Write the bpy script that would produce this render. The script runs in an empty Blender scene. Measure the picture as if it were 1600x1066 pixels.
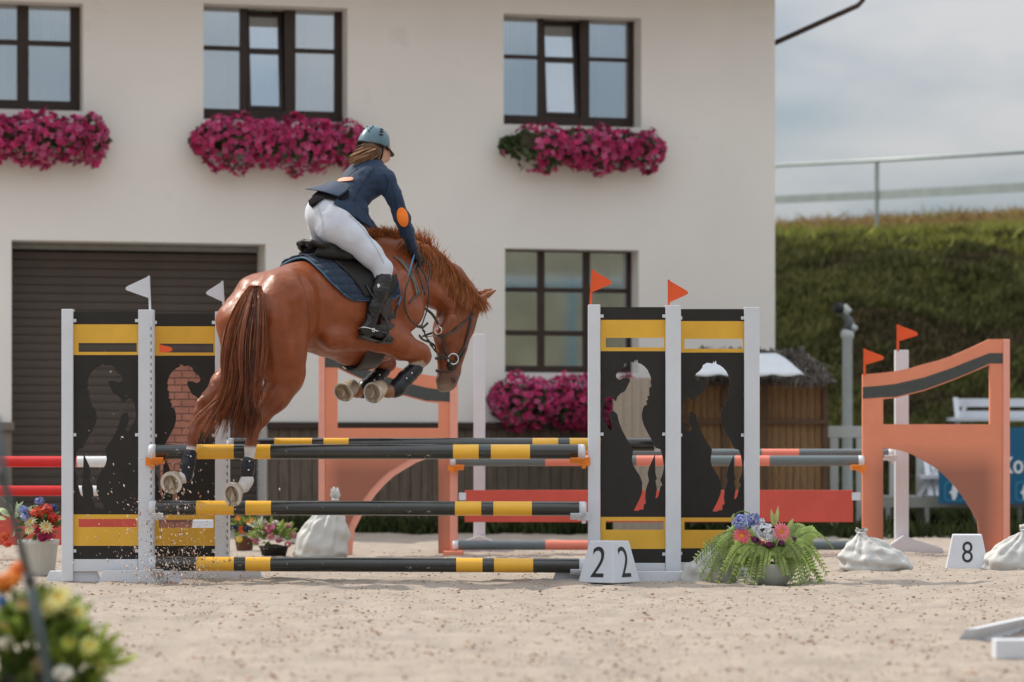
import bpy, bmesh, math, random
import numpy as np
from mathutils import Vector, Matrix
R = math.radians
rng = np.random.default_rng(7)
random.seed(7)
SC = bpy.context.scene
COL = SC.collection

# ---------------------------------------------------------------- camera, sky, sun, exposure
EYE, F = 0.91, 4950.0          # eye height (m), focal length in photo pixels (photo 1600 wide)
cam = bpy.data.cameras.new('camera'); camo = bpy.data.objects.new('camera', cam); COL.objects.link(camo)
camo.location = (0, 0, EYE); camo.rotation_euler = (R(90), 0, 0)
cam.sensor_width = 36; cam.lens = 36*F/1600; cam.shift_y = (705-533)/1600
cam.clip_start = .5; cam.clip_end = 2000
cam.dof.use_dof = True; cam.dof.focus_distance = 21.9; cam.dof.aperture_fstop = 2.0
SC.camera = camo
SUN_EL, SUN_AZ = R(48), R(-63)                         # azimuth from +Y (away from camera) towards +X
sdir = Vector((math.cos(SUN_EL)*math.sin(SUN_AZ), math.cos(SUN_EL)*math.cos(SUN_AZ), math.sin(SUN_EL)))
sun = bpy.data.lights.new('sun', 'SUN'); sun.energy = 3.1; sun.angle = R(.8); sun.color = (1, .92, .8)
suno = bpy.data.objects.new('sun', sun); COL.objects.link(suno)
suno.rotation_euler = sdir.to_track_quat('Z', 'Y').to_euler()
W = bpy.data.worlds.new('World'); SC.world = W; W.use_nodes = True
nt = W.node_tree; nt.nodes.clear()
def N(t, nt_, **k):
    n = nt_.nodes.new(t)
    for a, b in k.items(): setattr(n, a, b)
    return n
sky = N('ShaderNodeTexSky', nt, sky_type='NISHITA', sun_disc=False, sun_elevation=SUN_EL, sun_rotation=SUN_AZ, dust_density=2.0)
tc = N('ShaderNodeTexCoord', nt); mp = N('ShaderNodeMapping', nt); mp.inputs['Scale'].default_value = (1, 1, 2.6)
no = N('ShaderNodeTexNoise', nt); no.inputs['Scale'].default_value = 6.5; no.inputs['Detail'].default_value = 5; no.inputs['Roughness'].default_value = .52
cr = N('ShaderNodeValToRGB', nt)
cr.color_ramp.elements[0].position = .41; cr.color_ramp.elements[0].color = (2.75, 3.2, 3.6, 1)
cr.color_ramp.elements[1].position = .61; cr.color_ramp.elements[1].color = (5.0, 4.9, 4.9, 1)
no2 = N('ShaderNodeTexNoise', nt); no2.inputs['Scale'].default_value = 2.4; no2.inputs['Detail'].default_value = 3
mr = N('ShaderNodeMapRange', nt); mr.inputs['From Min'].default_value = .35; mr.inputs['From Max'].default_value = .6
mr.inputs['To Min'].default_value = .72; mr.inputs['To Max'].default_value = .95
mx = N('ShaderNodeMix', nt, data_type='RGBA'); bg = N('ShaderNodeBackground', nt); wo = N('ShaderNodeOutputWorld', nt)
bg.inputs['Strength'].default_value = .1
L = nt.links.new
L(tc.outputs['Generated'], mp.inputs['Vector']); L(mp.outputs[0], no.inputs['Vector']); L(mp.outputs[0], no2.inputs['Vector'])
L(no.outputs['Fac'], cr.inputs['Fac']); L(no2.outputs['Fac'], mr.inputs['Value'])
sxyz = N('ShaderNodeSeparateXYZ', nt); L(tc.outputs['Generated'], sxyz.inputs[0]); zr = N('ShaderNodeMapRange', nt)
zr.inputs['From Min'].default_value = .05; zr.inputs['From Max'].default_value = 1; zr.inputs['To Min'].default_value = 1.0; zr.inputs['To Max'].default_value = 3.3; L(sxyz.outputs['Z'], zr.inputs['Value'])
cm = N('ShaderNodeMix', nt, data_type='RGBA', blend_type='MULTIPLY'); cm.inputs['Factor'].default_value = 1; L(cr.outputs[0], cm.inputs['A']); L(zr.outputs[0], cm.inputs['B'])
L(mr.outputs[0], mx.inputs['Factor']); L(sky.outputs[0], mx.inputs['A']); L(cm.outputs['Result'], mx.inputs['B'])
L(mx.outputs['Result'], bg.inputs['Color']); L(bg.outputs[0], wo.inputs[0])
SC.view_settings.view_transform = 'Standard'; SC.view_settings.look = 'None'
SC.view_settings.exposure = 0.24; SC.view_settings.gamma = 1
SC.cycles.max_bounces = 6; SC.cycles.diffuse_bounces = 3; SC.cycles.transparent_max_bounces = 12
try: SC.cycles.use_denoising = True
except Exception: pass

# ---------------------------------------------------------------- helpers
def px(u, v, Z):                                       # a photo position at a chosen distance -> metres
    return ((u-800)/F*Z, Z, EYE-(v-705)/F*Z)
MATS = {}
def mat(name, col, rough=.6, var=.12, scale=8, col2=None, bump=0, bscale=60, spec=.4, metal=0, attr=False, scuff=None, sthr=.62, sscale=30,
        stretch=(1, 1, 1), sheen=0, transl=0, coat=0):
    m = bpy.data.materials.new(name); m.use_nodes = True; t = m.node_tree; t.nodes.clear(); l = t.links.new
    b = N('ShaderNodeBsdfPrincipled', t); o = N('ShaderNodeOutputMaterial', t); c = N('ShaderNodeTexCoord', t)
    mpn = N('ShaderNodeMapping', t); mpn.inputs['Scale'].default_value = stretch; l(c.outputs['Object'], mpn.inputs['Vector'])
    n = N('ShaderNodeTexNoise', t); n.inputs['Scale'].default_value = scale; n.inputs['Detail'].default_value = 6; n.inputs['Roughness'].default_value = .6
    l(mpn.outputs[0], n.inputs['Vector'])
    rp = N('ShaderNodeMapRange', t); rp.inputs['From Min'].default_value = .3; rp.inputs['From Max'].default_value = .7; l(n.outputs['Fac'], rp.inputs['Value'])
    mxn = N('ShaderNodeMix', t, data_type='RGBA'); l(rp.outputs[0], mxn.inputs['Factor'])
    if attr:
        at = N('ShaderNodeAttribute', t, attribute_name='Col')
        g = [N('ShaderNodeMix', t, data_type='RGBA', blend_type='MULTIPLY') for _ in range(2)]
        for q, f_ in zip(g, (1-var, 1+var)):
            q.inputs['Factor'].default_value = 1; l(at.outputs['Color'], q.inputs['A']); q.inputs['B'].default_value = (f_, f_, f_, 1)
        l(g[0].outputs['Result'], mxn.inputs['A']); l(g[1].outputs['Result'], mxn.inputs['B'])
    else:
        mxn.inputs['A'].default_value = tuple(x*(1-var) for x in col)+(1,)
        mxn.inputs['B'].default_value = (tuple(col2) if col2 else tuple(min(1, x*(1+var)) for x in col))+(1,)
    out = mxn.outputs['Result']
    if scuff:
        n2 = N('ShaderNodeTexNoise', t); n2.inputs['Scale'].default_value = sscale; n2.inputs['Detail'].default_value = 8; n2.inputs['Roughness'].default_value = .7
        l(mpn.outputs[0], n2.inputs['Vector'])
        r2 = N('ShaderNodeMapRange', t); r2.inputs['From Min'].default_value = sthr; r2.inputs['From Max'].default_value = sthr+.05
        l(n2.outputs['Fac'], r2.inputs['Value'])
        m2 = N('ShaderNodeMix', t, data_type='RGBA'); l(r2.outputs[0], m2.inputs['Factor']); l(out, m2.inputs['A']); m2.inputs['B'].default_value = tuple(scuff)+(1,)
        out = m2.outputs['Result']
    l(out, b.inputs['Base Color'])
    b.inputs['Roughness'].default_value = rough; b.inputs['Specular IOR Level'].default_value = spec; b.inputs['Metallic'].default_value = metal
    if sheen: b.inputs['Sheen Weight'].default_value = sheen; b.inputs['Sheen Roughness'].default_value = .4
    if coat: b.inputs['Coat Weight'].default_value = coat; b.inputs['Coat Roughness'].default_value = .25
    if bump:
        n3 = N('ShaderNodeTexNoise', t); n3.inputs['Scale'].default_value = bscale; n3.inputs['Detail'].default_value = 5; l(mpn.outputs[0], n3.inputs['Vector'])
        bp = N('ShaderNodeBump', t); bp.inputs['Strength'].default_value = bump; bp.inputs['Distance'].default_value = .01
        l(n3.outputs['Fac'], bp.inputs['Height']); l(bp.outputs[0], b.inputs['Normal'])
    if transl:
        tr = N('ShaderNodeBsdfTranslucent', t); l(out, tr.inputs['Color']); ms = N('ShaderNodeMixShader', t); ms.inputs[0].default_value = transl
        l(b.outputs[0], ms.inputs[1]); l(tr.outputs[0], ms.inputs[2]); l(ms.outputs[0], o.inputs[0])
    else: l(b.outputs[0], o.inputs[0])
    MATS[name] = m; return m

def props(o, label=None, cat=None, group=None, kind=None):
    for k, v in (('label', label), ('category', cat), ('group', group), ('kind', kind)):
        if v: o[k] = v
    return o
def thing(name, label, cat, loc=(0, 0, 0), group=None, kind=None):
    o = bpy.data.objects.new(name, None); o.empty_display_size = .1; COL.objects.link(o); o.location = loc
    return props(o, label, cat, group, kind)
def root_loc(p):
    v = Vector((0, 0, 0))
    while p is not None: v += p.location; p = p.parent
    return v
def link(name, me, parent=None, loc=(0, 0, 0)):
    o = bpy.data.objects.new(name, me); COL.objects.link(o); o.parent = parent; o.location = loc; return o
def mesh_np(name, V, Fc, m, parent=None, smooth=False, cols=None, origin=None, mi=None, normals=False):
    """V Nx3 world coordinates; Fc list of faces or int array"""
    V = np.asarray(V, dtype=np.float64)
    if parent is None and origin is None: origin = Vector((0, 0, 0))
    off = root_loc(parent) if parent is not None else Vector(origin)
    V = V-np.array(off)
    me = bpy.data.meshes.new(name)
    if isinstance(Fc, np.ndarray):
        n, k = Fc.shape
        me.vertices.add(len(V)); me.vertices.foreach_set('co', V.astype(np.float32).ravel())
        me.loops.add(n*k); me.loops.foreach_set('vertex_index', Fc.astype(np.int32).ravel())
        me.polygons.add(n); me.polygons.foreach_set('loop_start', np.arange(0, n*k, k, dtype=np.int32))
        me.update(calc_edges=True)
    else:
        me.from_pydata([tuple(v) for v in V], [], [tuple(f) for f in Fc]); me.update()
    ml = m if isinstance(m, (list, tuple)) else [m]
    for q in ml: me.materials.append(q)
    if mi is not None: me.polygons.foreach_set('material_index', np.asarray(mi, dtype=np.int32))
    if cols is not None:
        a = me.color_attributes.new('Col', 'FLOAT_COLOR', 'POINT')
        c = np.ones((len(V), 4), dtype=np.float32); c[:, :3] = cols; a.data.foreach_set('color', c.ravel())
    if normals:
        bm = bmesh.new(); bm.from_mesh(me); bmesh.ops.recalc_face_normals(bm, faces=bm.faces); bm.to_mesh(me); bm.free()
    if smooth: me.polygons.foreach_set('use_smooth', np.ones(len(me.polygons), dtype=bool))
    me.update()
    return link(name, me, parent, (0, 0, 0) if parent is not None else tuple(off))
def bevel(o, w=.004, seg=2):
    b = o.modifiers.new('bevel', 'BEVEL'); b.width = w; b.segments = seg; b.limit_method = 'ANGLE'; return o
def solid(o, t, off=-1):
    s = o.modifiers.new('solidify', 'SOLIDIFY'); s.thickness = t; s.offset = off; return o

class MB:
    def __init__(s): s.v = []; s.f = []; s.mi = []; s.cur = 0
    def m(s, i): s.cur = i; return s
    def add(s, vs, fs):
        n = len(s.v); s.v += [tuple(v) for v in vs]; s.f += [tuple(n+i for i in f) for f in fs]; s.mi += [s.cur]*len(fs); return s
    def box(s, x0, x1, y0, y1, z0, z1):
        return s.add([(x, y, z) for x in (x0, x1) for y in (y0, y1) for z in (z0, z1)],
                     [(0, 1, 3, 2), (4, 6, 7, 5), (0, 4, 5, 1), (2, 3, 7, 6), (0, 2, 6, 4), (1, 5, 7, 3)])
    def bar(s, a, b, w, h, up=(0, 0, 1)):
        a, b = Vector(a), Vector(b); d = (b-a).normalized(); x = d.cross(Vector(up)).normalized(); y = x.cross(d)
        c = [(-w/2, -h/2), (w/2, -h/2), (w/2, h/2), (-w/2, h/2)]
        return s.add([p+x*i+y*j for p in (a, b) for i, j in c], [(3, 2, 1, 0), (4, 5, 6, 7), (0, 1, 5, 4), (1, 2, 6, 5), (2, 3, 7, 6), (3, 0, 4, 7)])
    def prism(s, pts, d):
        """pts: list of 3D points (planar), extruded by vector d"""
        n = len(pts); d = Vector(d)
        vs = [Vector(p) for p in pts]+[Vector(p)+d for p in pts]
        return s.add(vs, [tuple(range(n))[::-1], tuple(range(n, 2*n))]+[(i, (i+1) % n, (i+1) % n+n, i+n) for i in range(n)])
    def tube(s, pts, r, seg=8, cap=True):
        pts = [Vector(p) for p in pts]; n = len(pts); rs = r if isinstance(r, (list, tuple)) else [r]*n
        vs = []; ref = None
        for i, p in enumerate(pts):
            d = (pts[min(i+1, n-1)]-pts[max(i-1, 0)]).normalized()
            if ref is None: ref = d.orthogonal().normalized()
            ref = (ref-d*ref.dot(d)).normalized(); y = d.cross(ref)
            for k in range(seg):
                a = 2*math.pi*k/seg; vs.append(p+(ref*math.cos(a)+y*math.sin(a))*rs[i])
        fs = [(i*seg+k, i*seg+(k+1) % seg, (i+1)*seg+(k+1) % seg, (i+1)*seg+k) for i in range(n-1) for k in range(seg)]
        if cap: fs += [tuple(range(seg))[::-1], tuple((n-1)*seg+k for k in range(seg))]
        return s.add(vs, fs)
    def lathe(s, c, prof, seg=32, axis=(0, 0, 1), fn=None):
        """prof: list of (r, h)"""
        ax = Vector(axis).normalized(); x = ax.orthogonal().normalized() if abs(ax.z) < .999 else Vector((1, 0, 0)); y = ax.cross(x)
        vs = []
        for i, (r, h) in enumerate(prof):
            for k in range(seg):
                a = 2*math.pi*k/seg; rr = r*(fn(a, i) if fn else 1); vs.append(Vector(c)+ax*h+(x*math.cos(a)+y*math.sin(a))*rr)
        n = len(prof)
        fs = [(i*seg+k, i*seg+(k+1) % seg, (i+1)*seg+(k+1) % seg, (i+1)*seg+k) for i in range(n-1) for k in range(seg)]
        fs += [tuple(range(seg))[::-1], tuple((n-1)*seg+k for k in range(seg))]
        return s.add(vs, fs)
    def ring(s, c, Rr, r, axis, seg=20, k=6, sx=1):
        ax = Vector(axis).normalized(); x = ax.orthogonal().normalized(); y = ax.cross(x); vs = []; fs = []
        for i in range(seg):
            a = 2*math.pi*i/seg; d = x*math.cos(a)*sx+y*math.sin(a); p = Vector(c)+d*Rr
            for j in range(k):
                b = 2*math.pi*j/k; vs.append(p+(d*math.cos(b)+ax*math.sin(b))*r)
        for i in range(seg):
            for j in range(k):
                fs.append((i*k+j, ((i+1) % seg)*k+j, ((i+1) % seg)*k+(j+1) % k, i*k+(j+1) % k))
        return s.add(vs, fs)
    def build(s, name, m, parent=None, smooth=False, bev=0, loc=None):
        o = mesh_np(name, s.v, s.f, m, parent, smooth=smooth, mi=s.mi, origin=loc, normals=True)
        if bev: bevel(o, bev)
        return o
def curve_mesh(loops, depth):
    """planar (x,z) loops, holes by even-odd; returns vertices (y 0..depth) and faces"""
    cu = bpy.data.curves.new('c', 'CURVE'); cu.dimensions = '2D'; cu.fill_mode = 'BOTH'; cu.extrude = depth/2
    for lp in loops:
        sp = cu.splines.new('POLY'); sp.points.add(len(lp)-1); sp.use_cyclic_u = True
        for p, (x, z) in zip(sp.points, lp): p.co = (x, z, 0, 1)
    o = bpy.data.objects.new('c', cu); COL.objects.link(o)
    dg = bpy.context.evaluated_depsgraph_get(); dg.update(); me = bpy.data.meshes.new_from_object(o.evaluated_get(dg))
    V = [(v.co.x, depth/2-v.co.z, v.co.y) for v in me.vertices]; Fc = [tuple(p.vertices) for p in me.polygons]
    bpy.data.objects.remove(o); bpy.data.curves.remove(cu); bpy.data.meshes.remove(me)
    return V, Fc
def plate(name, loops_px, Z, depth, m, parent):
    """loops of photo positions cut out of a board whose front face stands at distance Z"""
    V, Fc = curve_mesh([[(px(u, v, Z)[0], px(u, v, Z)[2]) for u, v in lp] for lp in loops_px], depth)
    mb = MB(); mb.add([(x, y+Z, z) for x, y, z in V], Fc)
    return mb.build(name, m, parent)
def text_part(name, s, u, v, Z, hpx, m, parent, squeeze=1, shear=0, yaw=0, bold=0):
    cu = bpy.data.curves.new('t', 'FONT'); cu.body = s; cu.size = 1; cu.align_x = 'CENTER'; cu.extrude = .002; cu.shear = shear; cu.offset = bold
    o = bpy.data.objects.new('t', cu); COL.objects.link(o); dg = bpy.context.evaluated_depsgraph_get(); dg.update()
    me = bpy.data.meshes.new_from_object(o.evaluated_get(dg)); bpy.data.objects.remove(o)
    ys = [p.co.y for p in me.vertices]; h = max(ys)-min(ys); k = hpx/F*Z/h; c = px(u, v, Z); mid = (max(ys)+min(ys))/2
    V = [(c[0]+q.co.x*k*squeeze*math.cos(yaw), c[1]-q.co.z+q.co.x*k*squeeze*math.sin(yaw), c[2]+(q.co.y-mid)*k) for q in me.vertices]
    return mesh_np(name, V, [tuple(p.vertices) for p in me.polygons], m, parent)
def boxpx(mb, u0, u1, v0, v1, Z, d):
    a = px(u0, v1, Z); b = px(u1, v0, Z); mb.box(a[0], b[0], Z, Z+d, a[2], b[2]); return mb
def scatter(name, TV, TF, pos, scale, mats3, m, parent=None, cols=None, smooth=False, origin=None, colmul=None):
    """TV kx3 template, TF mxq faces, pos nx3, scale n, mats3 nx3x3"""
    TV = np.asarray(TV, float); TF = np.asarray(TF, int); n = len(pos); k = len(TV)
    V = np.einsum('nij,kj->nki', mats3, TV)*np.asarray(scale).reshape(n, 1, -1)+np.asarray(pos)[:, None, :]
    Fc = (TF[None]+(np.arange(n)*k)[:, None, None]).reshape(-1, TF.shape[1])
    c = None
    if cols is not None:
        c = np.repeat(np.asarray(cols), k, axis=0)
        if colmul is not None: c = c*np.tile(np.asarray(colmul), n)[:, None]
    return mesh_np(name, V.reshape(-1, 3), Fc, m, parent, cols=c, smooth=smooth, origin=origin)
def rand_rot(n, r=rng):
    q = r.normal(size=(n, 4)); q /= np.linalg.norm(q, axis=1)[:, None]; w, x, y, z = q.T
    return np.stack([1-2*(y*y+z*z), 2*(x*y-z*w), 2*(x*z+y*w), 2*(x*y+z*w), 1-2*(x*x+z*z), 2*(y*z-x*w), 2*(x*z-y*w), 2*(y*z+x*w), 1-2*(x*x+y*y)], 1).reshape(n, 3, 3)
def face_rot(nrm, r=rng):
    """rotations whose z axis is nrm, random spin"""
    nrm = np.asarray(nrm, float); nrm = nrm/np.linalg.norm(nrm, axis=1)[:, None]; n = len(nrm)
    a = r.normal(size=(n, 3)); x = np.cross(nrm, a); x /= np.linalg.norm(x, axis=1)[:, None]; y = np.cross(nrm, x)
    return np.stack([x, y, nrm], 2)
def ribbons(name, P, w, m, parent, cols, rnd=None):
    """P n x k x 3 strands, w width at each of the k points"""
    n, k, _ = P.shape; T = np.gradient(P, axis=1); T /= np.linalg.norm(T, axis=2)[:, :, None]+1e-9
    a = rng.normal(size=(n, 1, 3)); S = np.cross(T, a); S /= np.linalg.norm(S, axis=2)[:, :, None]+1e-9
    w = np.asarray(w)[None, :, None]*rng.uniform(.6, 1.4, (n, 1, 1))
    V = np.stack([P-S*w, P+S*w], 2).reshape(-1, 3)
    b = (np.arange(n)*k*2)[:, None]+(np.arange(k-1)*2)[None]; Fc = np.stack([b, b+1, b+3, b+2], 2).reshape(-1, 4)
    return mesh_np(name, V, Fc, m, parent, cols=np.repeat(cols, k*2, axis=0), smooth=True)

# implicit bodies
class Sdf:
    def __init__(s): s.p = []; s.g = []
    def relief(s, P, D):
        for a, b, w, dep in s.g:
            ab = b-a; t = np.clip(((P-a)@ab)/max(ab@ab, 1e-9), 0, 1); q = ((P-a-t[..., None]*ab)**2).sum(-1); D = D+dep*np.exp(-q/w**2)*(1-.6*np.abs(2*t-1)**3)
        return D
    def cap(s, a, b, ra, rb, k=.04, lat=1, c=0): s.p.append((np.array(a, float), np.array(b, float), ra, rb, k, lat, c)); return s
    def chain(s, pts, k=.04, lat=1, c=0):
        """pts: (point, radius)"""
        for (a, ra), (b, rb) in zip(pts, pts[1:]): s.cap(a, b, ra, rb, k, lat, c)
        return s
    @staticmethod
    def d1(P, q):
        a, b, ra, rb, k, lat, c = q; S = np.array([1, 1/lat, 1]); A = a*S; B = b*S; Q = P*S; ab = B-A
        t = np.clip(((Q-A)@ab)/max(ab@ab, 1e-9), 0, 1); return (np.linalg.norm(Q-A-t[..., None]*ab, axis=-1)-(ra+(rb-ra)*t))*min(1, lat**.5)
    def ev(s, P):
        D = None
        for q in s.p:
            d = s.d1(P, q); D = d if D is None else smin(D, d, q[4])
        return s.relief(P, D) if s.g else D
    def near(s, P):
        return np.stack([s.d1(P, q) for q in s.p], -1)
    def grow(s, off):
        g = Sdf(); g.p = [(a, b, ra+off, rb+off, k, lat, c) for a, b, ra, rb, k, lat, c in s.p]; return g
    def mesh(s, h):
        m = .1; lo = np.min([np.minimum(q[0], q[1])-max(q[2], q[3]) for q in s.p], 0)-3*h; hi = np.max([np.maximum(q[0], q[1])+max(q[2], q[3]) for q in s.p], 0)+3*h
        n = np.ceil((hi-lo)/h).astype(int)+1; D = np.full(n, 1.0, np.float32); ax = [lo[i]+h*np.arange(n[i]) for i in range(3)]
        for q in s.p:
            r = max(q[2], q[3])+max(.02, q[4])+2*h; a = np.minimum(q[0], q[1])-r; b = np.maximum(q[0], q[1])+r
            i0 = np.maximum(((a-lo)/h).astype(int), 0); i1 = np.minimum(((b-lo)/h).astype(int)+2, n)
            sl = tuple(slice(i0[i], i1[i]) for i in range(3)); G = np.stack(np.meshgrid(*[ax[i][sl[i]] for i in range(3)], indexing='ij'), -1)
            D[sl] = smin(D[sl], s.d1(G, q), q[4])
        for gq in s.g:
            r = gq[2]*2.6; a = np.minimum(gq[0], gq[1])-r; b = np.maximum(gq[0], gq[1])+r
            i0 = np.maximum(((a-lo)/h).astype(int), 0); i1 = np.minimum(((b-lo)/h).astype(int)+2, n); sl = tuple(slice(i0[i], i1[i]) for i in range(3)); G = np.stack(np.meshgrid(*[ax[i][sl[i]] for i in range(3)], indexing='ij'), -1)
            t_ = Sdf(); t_.g = [gq]; D[sl] = t_.relief(G, D[sl])
        return nets(D, lo, h)
def smin(a, b, k):
    h = np.clip(.5+.5*(b-a)/k, 0, 1); return b*(1-h)+a*h-k*h*(1-h)
def nets(D, lo, h):
    n = D.shape; ins = D < 0
    c = [D[i:n[0]-1+i, j:n[1]-1+j, k:n[2]-1+k] for i in (0, 1) for j in (0, 1) for k in (0, 1)]
    s = sum((x < 0).astype(np.int8) for x in c); act = (s > 0) & (s < 8); idx = np.full(act.shape, -1, np.int64); I = np.argwhere(act); idx[act] = np.arange(len(I))
    cv = np.stack([x[act] for x in c], 1); cp = np.array([(i, j, k) for i in (0, 1) for j in (0, 1) for k in (0, 1)], float)
    acc = np.zeros((len(I), 3)); cnt = np.zeros(len(I))
    for a in range(8):
        for b in range(a+1, 8):
            if abs(cp[a]-cp[b]).sum() == 1:
                va, vb = cv[:, a], cv[:, b]; x = (va < 0) != (vb < 0); t = np.where(x, va/np.where(x, va-vb, 1), 0)
                acc += np.where(x[:, None], cp[a]+(cp[b]-cp[a])*t[:, None], 0); cnt += x
    V = lo+h*(I+acc/cnt[:, None]); Fs = []
    for ax in range(3):
        o1, o2 = [q for q in range(3) if q != ax]
        A = [slice(0, n[0]), slice(0, n[1]), slice(0, n[2])]; B = list(A); A[ax] = slice(0, n[ax]-1); B[ax] = slice(1, n[ax])
        E = np.argwhere(ins[tuple(A)] != ins[tuple(B)]); E = E[(E[:, o1] > 0) & (E[:, o2] > 0) & (E[:, o1] < n[o1]-1) & (E[:, o2] < n[o2]-1)]
        q = []
        for d1, d2 in ((0, 0), (1, 0), (1, 1), (0, 1)):
            e = E.copy(); e[:, o1] -= d1; e[:, o2] -= d2; q.append(idx[e[:, 0], e[:, 1], e[:, 2]])
        Fs.append(np.stack(q, 1))
    return V, np.concatenate(Fs)
# ---------------------------------------------------------------- materials of the setting
mat('sand', (.355, .302, .256), .95, .12, 3.0, bump=1.0, bscale=34, spec=.1, scuff=(.32, .25, .20), sthr=.60, sscale=9)
mat('turf', (.085, .07, .03), .9, .4, 1.6, col2=(.10, .10, .035), bump=.6, bscale=6, spec=.1)
mat('grass', (1, 1, 1), .75, .3, 4, spec=.15, attr=True, transl=.25)
mat('plaster', (.80, .775, .73), .92, .05, .55, bump=.15, bscale=30, spec=.15, scuff=(.765, .74, .70), sthr=.62, sscale=1.1)
mat('window_brown', (.035, .02, .014), .45, .15, 6)
mat('door_brown', (.085, .066, .054), .5, .12, 3)
mat('door_dark', (.02, .017, .015), .7, .1)
mat('housing', (.24, .25, .24), .5, .1)
mat('old_planks', (.135, .105, .078), .8, .35, 7, stretch=(6, 6, .5), bump=.4, bscale=20)
mat('ledge_stone', (.20, .165, .135), .85, .15, 5, bump=.4)
mat('soffit', (.33, .19, .09), .7, .2, 6)
mat('pipe_brown', (.05, .028, .022), .45, .1)
mat('curtain', (.55, .58, .60), .9, .06, 3)
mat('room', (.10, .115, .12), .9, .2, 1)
mat('leaf', (1, 1, 1), .55, .2, 6, attr=True, transl=.3)
mat('petal', (1, 1, 1), .6, .12, 12, attr=True, transl=.25)
mat('box_brown', (.07, .045, .03), .7, .2)
def glass_mat(name, tint, refl):
    m = bpy.data.materials.new(name); m.use_nodes = True; t = m.node_tree; t.nodes.clear(); l = t.links.new
    g = N('ShaderNodeBsdfGlossy', t); g.inputs['Roughness'].default_value = .04; g.inputs['Color'].default_value = (.9, .95, 1, 1)
    tr = N('ShaderNodeBsdfTransparent', t); tr.inputs['Color'].default_value = tint+(1,)
    x = N('ShaderNodeMixShader', t); x.inputs[0].default_value = refl; o = N('ShaderNodeOutputMaterial', t)
    l(tr.outputs[0], x.inputs[1]); l(g.outputs[0], x.inputs[2]); l(x.outputs[0], o.inputs[0]); MATS[name] = m
glass_mat('glass', (.80, .86, .88), .50)
glass_mat('glass_low', (.70, .74, .70), .5); mat('dry_turf', (.14, .135, .09), .9, .4, 1.2, col2=(.19, .175, .12))

# ---------------------------------------------------------------- ground
def grid(name, xs, ys, zf, m, kind='structure', parent=None):
    X, Y = np.meshgrid(xs, ys); Z = zf(X, Y); V = np.stack([X, Y, Z], -1).reshape(-1, 3); w = len(xs)
    i = (np.arange(len(ys)-1)[:, None]*w+np.arange(w-1)[None]).reshape(-1); Fc = np.stack([i, i+1, i+w+1, i+w], 1)
    o = mesh_np(name, V, Fc, m, parent, smooth=True, origin=(0, 0, 0)); props(o, kind=kind); return o
def vnoise(X, Y, s, seed):
    r = np.random.default_rng(seed); T = r.random((64, 64)); x = X/s; y = Y/s; xi = np.floor(x).astype(int); yi = np.floor(y).astype(int); fx = x-xi; fy = y-yi
    fx = fx*fx*(3-2*fx); fy = fy*fy*(3-2*fy); g = lambda a, b: T[a % 64, b % 64]
    return (g(xi, yi)*(1-fx)+g(xi+1, yi)*fx)*(1-fy)+(g(xi, yi+1)*(1-fx)+g(xi+1, yi+1)*fx)*fy-.5
def sand_z(X, Y):
    near = np.clip((Y-9)/3, 0, 1)
    return .004+near*(.03*vnoise(X, Y, .55, 1)+.024*vnoise(X, Y, .21, 2)+.024*vnoise(X, Y, .09, 3)-.03*np.clip(vnoise(X, Y, .31, 17)-.25, 0, .1)*6+.012*np.clip(vnoise(X, Y, .13, 9), .1, 1))
grid('ground', np.linspace(-400, 400, 9), np.linspace(-120, 900, 9), lambda X, Y: X*0-.06, MATS['turf'])
grid('sand', np.concatenate([[-30, -14], np.linspace(-7, 7, 380), [14, 30]]), np.concatenate([[-30, 0], np.linspace(9, 16, 190), np.linspace(16.03, 27, 330), np.linspace(27.2, 36, 60)]), sand_z, MATS['sand'])
def g_at(x, y): return float(sand_z(np.array([x]), np.array([y]))[0])
def chips():
    n = 34000; y = 9.5+rng.random(n)**1.25*19; x = (rng.random(n)*2-1)*(.172*y+.3)
    keep = (vnoise(x, y, .5, 5)+.6*vnoise(x, y, .17, 6)+rng.random(n)*.55) > .10; x = x[keep]; y = y[keep]; n = len(x)
    z = sand_z(x, y)+.002; s = .003+.010*rng.random(n)**4; sc3 = np.stack([s*1.3, s, s*.55], 1)
    TV = [(1, 0, 0), (-1, 0, 0), (0, 1, 0), (0, -1, 0), (0, 0, 1), (0, 0, -1)]; TF = [(0, 2, 4), (2, 1, 4), (1, 3, 4), (3, 0, 4), (2, 0, 5), (1, 2, 5), (3, 1, 5), (0, 3, 5)]
    c = np.array([(.33, .19, .11)])*rng.uniform(.5, 1.5, (n, 1)); lt = rng.random(n) < .35; c[lt] = np.array([.55, .46, .38])*rng.uniform(.8, 1.15, (lt.sum(), 1))
    a = rng.uniform(0, 6.28, n); M = np.zeros((n, 3, 3)); M[:, 0, 0] = np.cos(a); M[:, 0, 1] = -np.sin(a); M[:, 1, 0] = np.sin(a); M[:, 1, 1] = np.cos(a); M[:, 2, 2] = 1
    # scale before rotation
    TVs = np.asarray(TV, float); V = np.einsum('nij,nkj->nki', M, TVs[None]*sc3[:, None, :])+np.stack([x, y, z], 1)[:, None, :]
    Fc = (np.asarray(TF)[None]+(np.arange(n)*6)[:, None, None]).reshape(-1, 3)
    o = mesh_np('wood_chips', V.reshape(-1, 3), Fc, mat('chip', (1, 1, 1), .9, .2, 30, attr=True), cols=np.repeat(c, 6, 0), origin=(0, 18, 0))
    props(o, 'brown wood chips and clods scattered over the sand arena', 'wood chips', kind='stuff')
chips()

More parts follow.
